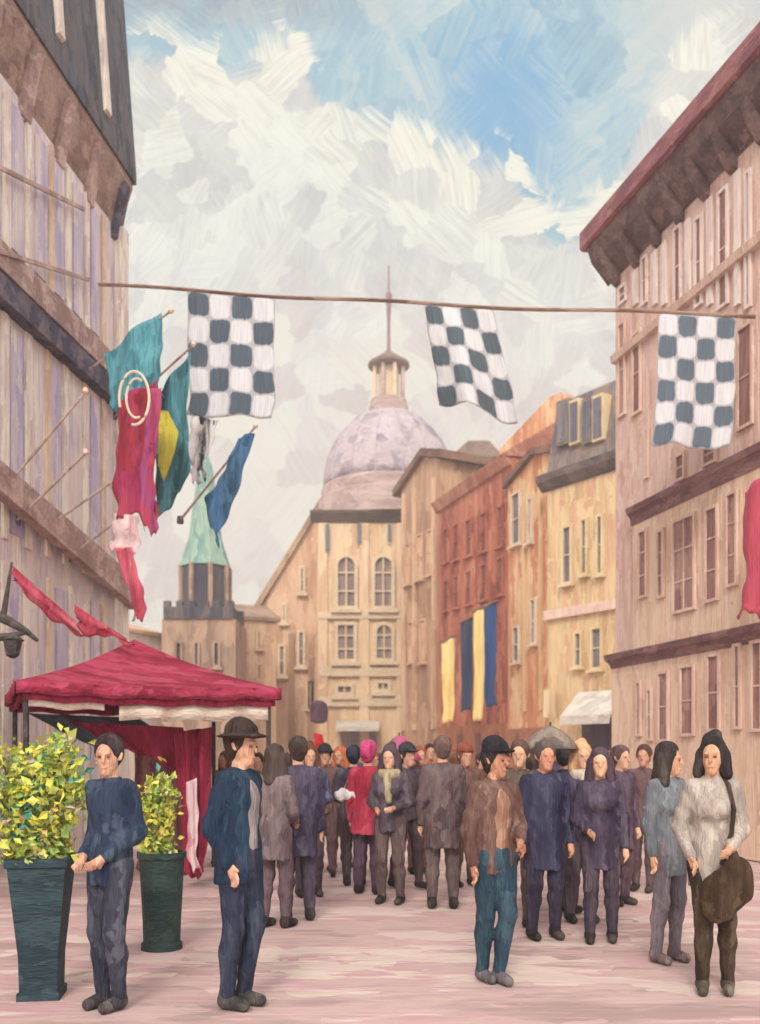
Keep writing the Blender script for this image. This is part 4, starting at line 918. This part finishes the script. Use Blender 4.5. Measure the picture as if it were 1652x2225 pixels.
    c.cap(j['neck']-A_((0, -.01, .05)), j['neck']+A_((0, .01, .0)), .085, .072, .03)
    if coat == 'open': c.cut.append((A_((.0, -.145, 1.50)), A_((.0, -.19, top_hem-.1)), .055, .115, .015, A_((1., 1, 1))))
    c.clip.append((A_((0, 0, -1.)), -top_hem)); c.clip.append((A_((0, 0, 1.)), j['neck'][2]+.03))
    out['coat'] = c.mesh(.006)
    if coat == 'open':
        v = SDF(h); torso(v, .008); v.clip.append((A_((0, 0, -1.)), -.90)); v.clip.append((A_((0, 0, 1.)), 1.44)); out['shirt'] = v.mesh()
    if scarf:
        v = SDF(h); v.cap((-.05, -.02, 1.45), (.05, -.02, 1.45), .085, .085, .03); v.cap((0, -.10, 1.42), (.03, -.15, 1.15), .05, .04, .03); v.clip.append((A_((0, 0, 1.)), 1.50)); out['scarf'] = v.mesh(.004)
    # hair
    r = SDF(h); r.cap(hd(0, .03, .06), hd(0, .025, .065), .105, .105, .02, (1.12, .95, 1))
    nrm = A_((-sn*-1*0, 0, 0))
    fv = A_((sn, -cs, 0))     # face direction
    if hair == 'long':
        for sx in (-1, 1): r.cap(hd(sx*.07, .02, .02), hd(sx*.10, .03, -.16), .05, .05, .04)
        r.cap(hd(0, .06, .0), hd(0, .09, -.18), .08, .07, .04)
    elif hair == 'bob':
        for sx in (-1, 1): r.cap(hd(sx*.075, .02, .02), hd(sx*.105, .01, -.10), .05, .04, .04)
        r.cap(hd(0, .06, .0), hd(0, .06, -.08), .08, .07, .04); r.cap(hd(-.02, .04, .14), hd(.02, .05, .165), .045, .045, .03)
    else: r.cap(hd(0, .05, .0), hd(0, .05, -.03), .07, .06, .03)
    r.cut.append((hd(0, -.12, -.03), hd(0, -.12, .03), .085, .082, .02, A_((1., 1, 1)))); r.cut.append((hd(0, -.10, -.14), hd(0, -.10, -.0), .07, .07, .02, A_((1., 1, 1))))
    out['hair'] = r.mesh(.004)
    if hat:
        t = SDF(h); t.cap(hd(0, .01, .10), hd(0, .02, .115), .108, .10, .02, (1.05, .95, 1.15)); t.clip.append((A_((0, 0, -1.)), -(H[2]+.065)))
        if hat == 'cap': t.cap(hd(-.04, -.10, .085), hd(.04, -.10, .085), .045, .045, .02, (1, 1, 3.2))
        if hat == 'brim': t.cap(hd(0, .0, .08), hd(0, .01, .08), .17, .17, .02, (1, 1, 9)); 
        if hat == 'beanie': pass
        out['hat'] = t.mesh(.003)
    if bag:
        t = SDF(h); t.cap((-.22, -.06, .86), (-.20, -.05, .62), .10, .13, .04, (1, 1.7, 1)); out['shoulder_bag'] = t.mesh(.004)
    return out
FC = {}
PAL = {}
def pm(cols, d):
    key = 'cloth %s %.0f' % (cols, d)
    return M(key, cols, d, contrast=.14, w=16, stretch=.16, bump=.5)
def sh(c, a): return tuple(max(8, min(250, int(v+a*(1 if i != 2 else .9)))) for i, v in enumerate(c))
def pals(c, d): 
    d = 6 if d < 7.2 else (9 if d < 10 else 13)
    return pm([sh(c, -20), c, sh(c, 24)], d)
SK = [(214, 166, 138), (200, 146, 118), (226, 176, 142), (206, 144, 116)]
def person(px, y, key, spec, colors, label, rz=0, hgt=1.76, sk=0, group=None):
    if key not in FC: FC[key] = figure(**spec)
    parts = FC[key]; x = (px-HX)/F*y; k = hgt/1.76
    root = thing('person', (x, y, 0), label, 'person', group, rz); root.scale = (k*(.92 if y < 7.5 else 1), k*(.92 if y < 7.5 else 1), k)
    default = dict(eye=(112, 80, 70), trousers=(60, 56, 72), shoes=(60, 52, 50), coat=(60, 60, 80), hair=(62, 48, 44), hat=(52, 48, 54), shirt=(150, 140, 136), scarf=(160, 150, 120), shoulder_bag=(60, 46, 34))
    default.update(colors)
    for nm, vf in parts.items():
        mat = pals(SK[sk], y) if nm == 'body' else pals(default[{'shoe': 'shoes', 'shoe ': 'shoes', 'eye ': 'eye'}.get(nm, nm)], y)
        pn = nm.strip()
        put_mesh(pn, vf, mat, root)
    return root
PI = math.pi
# --- foreground people
person(240, 5.78, 'p1', dict(pose=dict(elL=(.24, .06, 1.14), wrL=(.12, -.14, 1.0), elR=(-.21, .05, 1.14), wrR=(-.09, -.15, 1.0), knL=(.09, -.05, .5), anL=(.06, .02, .09), yaw=.5), h=.0095, hair='short', top_hem=.80),
       dict(coat=(48, 62, 84), trousers=(66, 68, 82), hair=(58, 48, 52), shoes=(84, 78, 80)), 'man in navy jacket and slate trousers standing beside the large planter, hands at his waist', rz=-.55, hgt=1.73, sk=0)
person(522, 5.82, 'p2', dict(pose=dict(elL=(.20, .08, 1.13), wrL=(.19, -.0, .90), elR=(-.22, .10, 1.13), wrR=(-.19, -.02, .91), knL=(.08, -.06, .5), anL=(.08, .02, .09), knR=(-.08, .0, .5), anR=(-.08, .05, .09), yaw=0), h=.0095, hair='short', hat='brim', top_hem=.78, coat='open'),
       dict(coat=(34, 56, 78), trousers=(52, 58, 78), hair=(64, 46, 40), hat=(66, 52, 46), shirt=(150, 142, 144), shoes=(76, 74, 70)), 'man in dark blue coat and brimmed hat standing in profile, facing right, before the canopy', rz=1.15, hgt=1.80, sk=0)
person(1075, 6.45, 'p3', dict(pose=dict(elL=(.25, -.02, 1.13), wrL=(.12, -.19, 1.05), elR=(-.26, .03, 1.10), wrR=(-.24, -.04, .88), knL=(.07, -.08, .5), anL=(.03, -.02, .09), knR=(-.07, .02, .5), anR=(-.05, .10, .09), yaw=.4), h=.0095, hair='short', hat='cap', top_hem=.80, coat='open'),
       dict(coat=(112, 84, 76), trousers=(50, 74, 88), hair=(52, 46, 46), hat=(48, 44, 50), shirt=(156, 118, 96), shoes=(110, 104, 108)), 'man in black cap, brown jacket and teal-blue jeans walking, centre right foreground', rz=.45, hgt=1.70, sk=1)
person(1548, 6.2, 'p4', dict(pose=dict(elL=(.24, .04, 1.12), wrL=(.13, -.17, 1.02), elR=(-.27, .02, 1.13), wrR=(-.17, -.16, .94), knR=(-.06, -.08, .5), anR=(-.07, -.02, .09), yaw=-.2), h=.0095, sex='f', hair='bob', top_hem=.72),
       dict(coat=(176, 164, 154), trousers=(72, 58, 46), hair=(52, 44, 46), shoes=(96, 92, 78)), 'woman with dark bobbed hair in pale grey-beige top and brown trousers at the right', rz=-.3, hgt=1.73, sk=2)
person(1452, 7.1, 'p5', dict(pose=dict(elL=(.23, .02, 1.12), wrL=(.17, -.16, 1.0), yaw=.6), h=.011, sex='f', hair='long', top_hem=.70),
       dict(coat=(122, 126, 132), trousers=(122, 112, 118), hair=(66, 56, 54), shoes=(120, 104, 104)), 'woman in blue-grey coat with long dark hair standing behind the beige-topped woman', rz=.5, hgt=1.70, sk=2)
# brown shoulder bag carried by the woman on the right
hx, hy = (1578-HX)/F*6.0, 6.0
root = thing('shoulder_bag', (hx, hy, .62), 'large dark brown shoulder bag hanging against the hip of the beige-topped woman', 'bag')
t = SDF(.01); t.cap((-.06, 0, .10), (.08, 0, .10), .10, .10, .05, (1, 1.9, 1)); t.cap((-.05, 0, .0), (.07, 0, .22), .12, .10, .08, (1, 1.9, 1)); put_mesh('bag_body', t.mesh(.004), pals((72, 54, 38), 6), root)
b = MB(); b.tube([(-.02, .02, .26), (.05, .04, .46), (.07, .05, .62), (.055, .10, .78), (.045, .20, .83), (.05, .30, .76), (.06, .34, .5), (.05, .20, .25)], .016, 6); b.build('strap', pals((60, 46, 38), 6), root)

# --- mid-ground people
S_long = dict(pose=dict(), h=.014, hair='short', top_hem=.62)
S_jack = dict(pose=dict(elL=(.25, .0, 1.12), wrL=(.15, -.18, 1.05), knL=(.09, -.07, .5), anL=(.08, -.04, .09)), h=.014, hair='short', top_hem=.82)
S_wom = dict(pose=dict(elR=(-.25, .0, 1.12), wrR=(-.12, -.17, 1.02), knR=(-.08, -.07, .5), anR=(-.09, -.05, .09)), h=.014, sex='f', hair='long', top_hem=.66)
S_cap = dict(pose=dict(wrL=(.27, .02, .88), knL=(.09, -.1, .5), anL=(.10, -.12, .10), knR=(-.09, .03, .5), anR=(-.09, .16, .10)), h=.014, hair='short', hat='cap', top_hem=.84)
S_bob = dict(pose=dict(elL=(.26, .03, 1.13), wrL=(.12, -.16, 1.08), elR=(-.26, .03, 1.13), wrR=(-.12, -.16, 1.06)), h=.014, sex='f', hair='bob', top_hem=.80, scarf=True)
S_bean = dict(pose=dict(elR=(-.27, -.02, 1.14), wrR=(-.2, -.2, 1.12)), h=.014, hair='short', hat='beanie', top_hem=.70, stout=1.12)
G = 'people in the street crowd'
def P(px, y, key, spec, coat, tr, hair, label, rz=0, hgt=1.72, sk=0, **kw):
    c = dict(coat=coat, trousers=tr, hair=hair); c.update(kw); person(px, y, key, spec, c, label, rz, hgt, sk, G)
dk = (60, 50, 50)
P(598, 8.5, 'wom', S_wom, (122, 106, 108), (112, 92, 98), (70, 56, 52), 'woman in long taupe coat right behind the man with the brimmed hat', rz=2.6, hgt=1.70)
P(648, 8.9, 'long', S_long, (74, 66, 88), (84, 72, 88), (64, 52, 48), 'tall person in dark violet coat with back turned, right of the taupe-coated woman', rz=PI+.2, hgt=1.78)
P(672, 10.4, 'bob', S_bob, (84, 84, 116), (92, 76, 86), (110, 80, 64), 'woman in blue-violet jacket with cream scarf beside the dark violet coat', rz=.3, scarf=(196, 160, 130))
P(706, 12.2, 'cap', S_cap, (120, 92, 88), (110, 84, 84), dk, 'man in brown jacket and cap left of the orange-haired person', rz=.1)
P(740, 12.8, 'wom', S_wom, (88, 76, 92), (96, 80, 86), (206, 116, 82), 'orange-haired woman in mauve coat in the mid crowd', rz=-.4)
P(768, 11.2, 'jack', S_jack, (78, 72, 84), (80, 68, 72), (40, 44, 60), 'person with navy-black hair behind the white bag', rz=PI)
P(800, 10.6, 'bean', S_bean, (176, 56, 78), (92, 72, 88), (190, 60, 110), 'person in deep red coat and pink hat in the middle of the crowd', rz=PI-.3, hgt=1.74, hat=(196, 76, 124))
P(848, 9.9, 'bob', S_bob, (98, 86, 96), (112, 94, 92), (72, 58, 70), 'woman in grey-mauve jacket with olive-cream scarf, centre of the crowd', rz=-.3, hgt=1.70, scarf=(170, 156, 124))
P(884, 11.0, 'cap', S_cap, (88, 76, 84), (96, 80, 84), dk, 'man in dark cap and grey jacket right of the olive scarf', rz=.7, hgt=1.72, hat=(60, 58, 66))
P(912, 12.4, 'jack', S_jack, (172, 118, 104), (150, 108, 98), (170, 96, 74), 'person in salmon jacket right of the dark-capped man', rz=.2)
P(962, 9.6, 'long', S_long, (96, 78, 80), (104, 88, 86), (110, 84, 80), 'tall broad person in long brown-mauve coat, back turned, centre right', rz=PI, hgt=1.80)
P(1010, 11.2, 'bean', S_bean, (122, 92, 84), (110, 84, 80), (140, 84, 66), 'person in rust-brown coat and beanie under the blue banner', rz=.4, hat=(150, 84, 64))
P(1130, 8.7, 'jack', S_jack, (96, 82, 72), (104, 88, 74), (84, 62, 54), 'man in olive-brown jacket right behind the capped man', rz=-.3, hgt=1.74)
P(1184, 8.0, 'long', S_long, (60, 58, 84), (68, 62, 80), (84, 70, 70), 'man in long navy coat with reddish face under the grey umbrella', rz=.2, hgt=1.72, sk=3)
P(1228, 9.3, 'jack', S_jack, (72, 62, 82), (84, 74, 88), (44, 42, 48), 'dark-haired man in plum jacket right of the navy coat', rz=2.4, hgt=1.72)
P(1264, 8.8, 'bob', S_bob, (82, 72, 98), (104, 94, 100), (206, 160, 120), 'fair-haired woman in violet jacket with long cream scarf, right of centre', rz=.1, scarf=(204, 186, 168))
P(1304, 7.9, 'wom', S_wom, (80, 68, 88), (86, 74, 86), (74, 56, 68), 'pale-faced woman in dark purple coat at the right of the group', rz=-.2, hgt=1.66, sk=2)
P(1348, 9.8, 'long', S_long, (90, 72, 90), (106, 84, 92), (90, 66, 66), 'person in mauve coat next to the ground floor windows of the rose building', rz=.6, hgt=1.70)
P(1400, 10.8, 'jack', S_jack, (120, 92, 96), (116, 94, 98), (96, 72, 62), 'person in dusty pink-brown jacket by the rose building wall', rz=-.5)
# --- far crowd
far = [(628, 15, 'wom', (96, 84, 100), 'person in grey-violet coat far behind, left end of the far crowd'), (664, 17, 'jack', (130, 92, 82), 'person in russet jacket in the far crowd behind the cream scarf'),
       (722, 18, 'long', (84, 74, 84), 'person in dark grey coat in the far crowd left of the entrance'), (756, 21, 'bob', (150, 110, 96), 'person in tan jacket in the far crowd below the white awning'),
       (784, 19, 'cap', (92, 84, 106), 'capped person in slate jacket in the far crowd left of the red coat'), (822, 16.5, 'long', (72, 60, 74), 'person in black-plum coat in the far crowd right of the red coat'),
       (862, 20, 'wom', (176, 84, 116), 'person in pink coat in the far crowd under the pink parasol'), (902, 18, 'bean', (104, 84, 88), 'person in beanie and dun coat in the far crowd'),
       (934, 16, 'jack', (180, 110, 84), 'person in orange-brown jacket in the far crowd left of the tall brown-mauve coat'), (985, 18, 'wom', (126, 78, 66), 'person in brick-red coat in the far crowd before the red brick shopfront'),
       (1046, 15.5, 'long', (116, 80, 70), 'person in chestnut coat in the far crowd below the orange shopfront'), (1098, 14, 'cap', (110, 76, 70), 'capped person in brown jacket in the far crowd behind the jeans man'),
       (1160, 13, 'bob', (84, 72, 90), 'person in plum jacket in the far crowd left under the grey umbrella'), (1206, 14.5, 'wom', (90, 76, 96), 'person in violet coat in the far crowd behind the navy coat'),
       (1290, 14, 'jack', (72, 60, 80), 'person in dark plum jacket in the far crowd below the white shop awning'), (1330, 16, 'long', (84, 66, 84), 'person in long aubergine coat in the far crowd by the dark shopfront'),
       (560, 12.5, 'long', (110, 86, 90), 'person in mauve-brown coat seen between the hat man and the taupe coat'), (490, 13.5, 'wom', (150, 112, 108), 'person in dusty rose coat behind the canopy curtain')]
specs = dict(wom=S_wom, jack=S_jack, long=S_long, bob=S_bob, cap=S_cap, bean=S_bean); hr = [(70, 54, 50), (120, 80, 60), (50, 46, 54), (150, 100, 74)]
for i, (px, y, k, c, lb) in enumerate(far):
    P(px, y, k, specs[k], c, sh(c, -6), hr[i % 4], lb, rz=random.uniform(-.6, .6)+(PI if i % 3 == 0 else 0), hgt=random.uniform(1.62, 1.80), sk=i % 4, scarf=(190, 168, 140), hat=(70, 62, 70))

# white bag carried in the crowd
o = thing('carrier_bag', ((766-HX)/F*10.6, 10.6, 1.08), 'crumpled white bag held up in the middle of the crowd', 'bag')
t = SDF(.012); t.cap((-.14, 0, .06), (.02, 0, .05), .07, .06, .04, (1, 1.4, 1)); t.cap((.02, 0, .05), (.17, 0, .16), .05, .03, .04, (1, 1.4, 1)); put_mesh('bag_body', t.mesh(.012), pals((222, 214, 212), 9), o)
b = MB(); b.tube([(-.1, 0, .12), (-.06, 0, .22), (.0, 0, .12)], .008, 5); b.build('handle', pals((200, 190, 190), 9), o)
# umbrellas
def umbrella(px, y, pyt, pyb, wpx, cols, label, key):
    c = W(px, pyb, y); r = wpx/2/F*y; hh = (pyb-pyt)/F*y; root = thing('umbrella', (c.x, y, 1.0), label, 'umbrella'); z = c.z-1.0
    b = MB(); n = 8; R_ = 7
    for j in range(R_+1):
        t = j/R_
        for i in range(n*4):
            a = 2*PI*i/(n*4); sc = 1-.07*abs(math.sin(a*n/2))*t
            b.v.append((r*t*sc*math.cos(a), r*t*sc*math.sin(a), z+hh*(1-t**1.6)))
    for j in range(R_):
        for i in range(n*4):
            q = (i+1) % (n*4); b.face(j*n*4+i, j*n*4+q, (j+1)*n*4+q, (j+1)*n*4+i)
    o = b.build('umbrella_canopy', M(key, cols, y, contrast=.12, along='a'), root, smooth=True); md = o.modifiers.new('thickness', 'SOLIDIFY'); md.thickness = .006
    b = MB(); b.tube([(0, 0, .0), (0, 0, z+hh+.04)], .011, 6); b.tube([(0, 0, 0), (.0, .03, -.06), (.0, .07, -.05)], .012, 6); b.build('umbrella_shaft', m_iron, root)
umbrella(1196, 8.8, 1578, 1628, 128, [(104, 90, 84), (132, 118, 108), (160, 146, 134)], 'open grey umbrella above the navy-coated man', 'grey umbrella cloth')
umbrella(868, 12.2, 1598, 1652, 96, [(176, 62, 106), (198, 88, 128), (150, 110, 126)], 'open pink umbrella over the middle of the crowd', 'pink umbrella cloth')

# ================================================================ HAZE: pale air down the street
hz = MB((0, 0, 0)); hz.box(-155, 155, -25, 180, -1, 45)
m = bpy.data.materials.new('pale air'); m.use_nodes = True; t = NT(m.node_tree); t.n.clear()
vo_ = t.new('ShaderNodeVolumePrincipled'); ou = t.new('ShaderNodeOutputMaterial'); t.l.new(vo_.outputs[0], ou.inputs['Volume'])
vo_.inputs['Color'].default_value = (1, .96, .92, 1); vo_.inputs['Density'].default_value = .0032; vo_.inputs['Anisotropy'].default_value = .2
o = hz.build('haze', m); setp(o, kind='stuff')
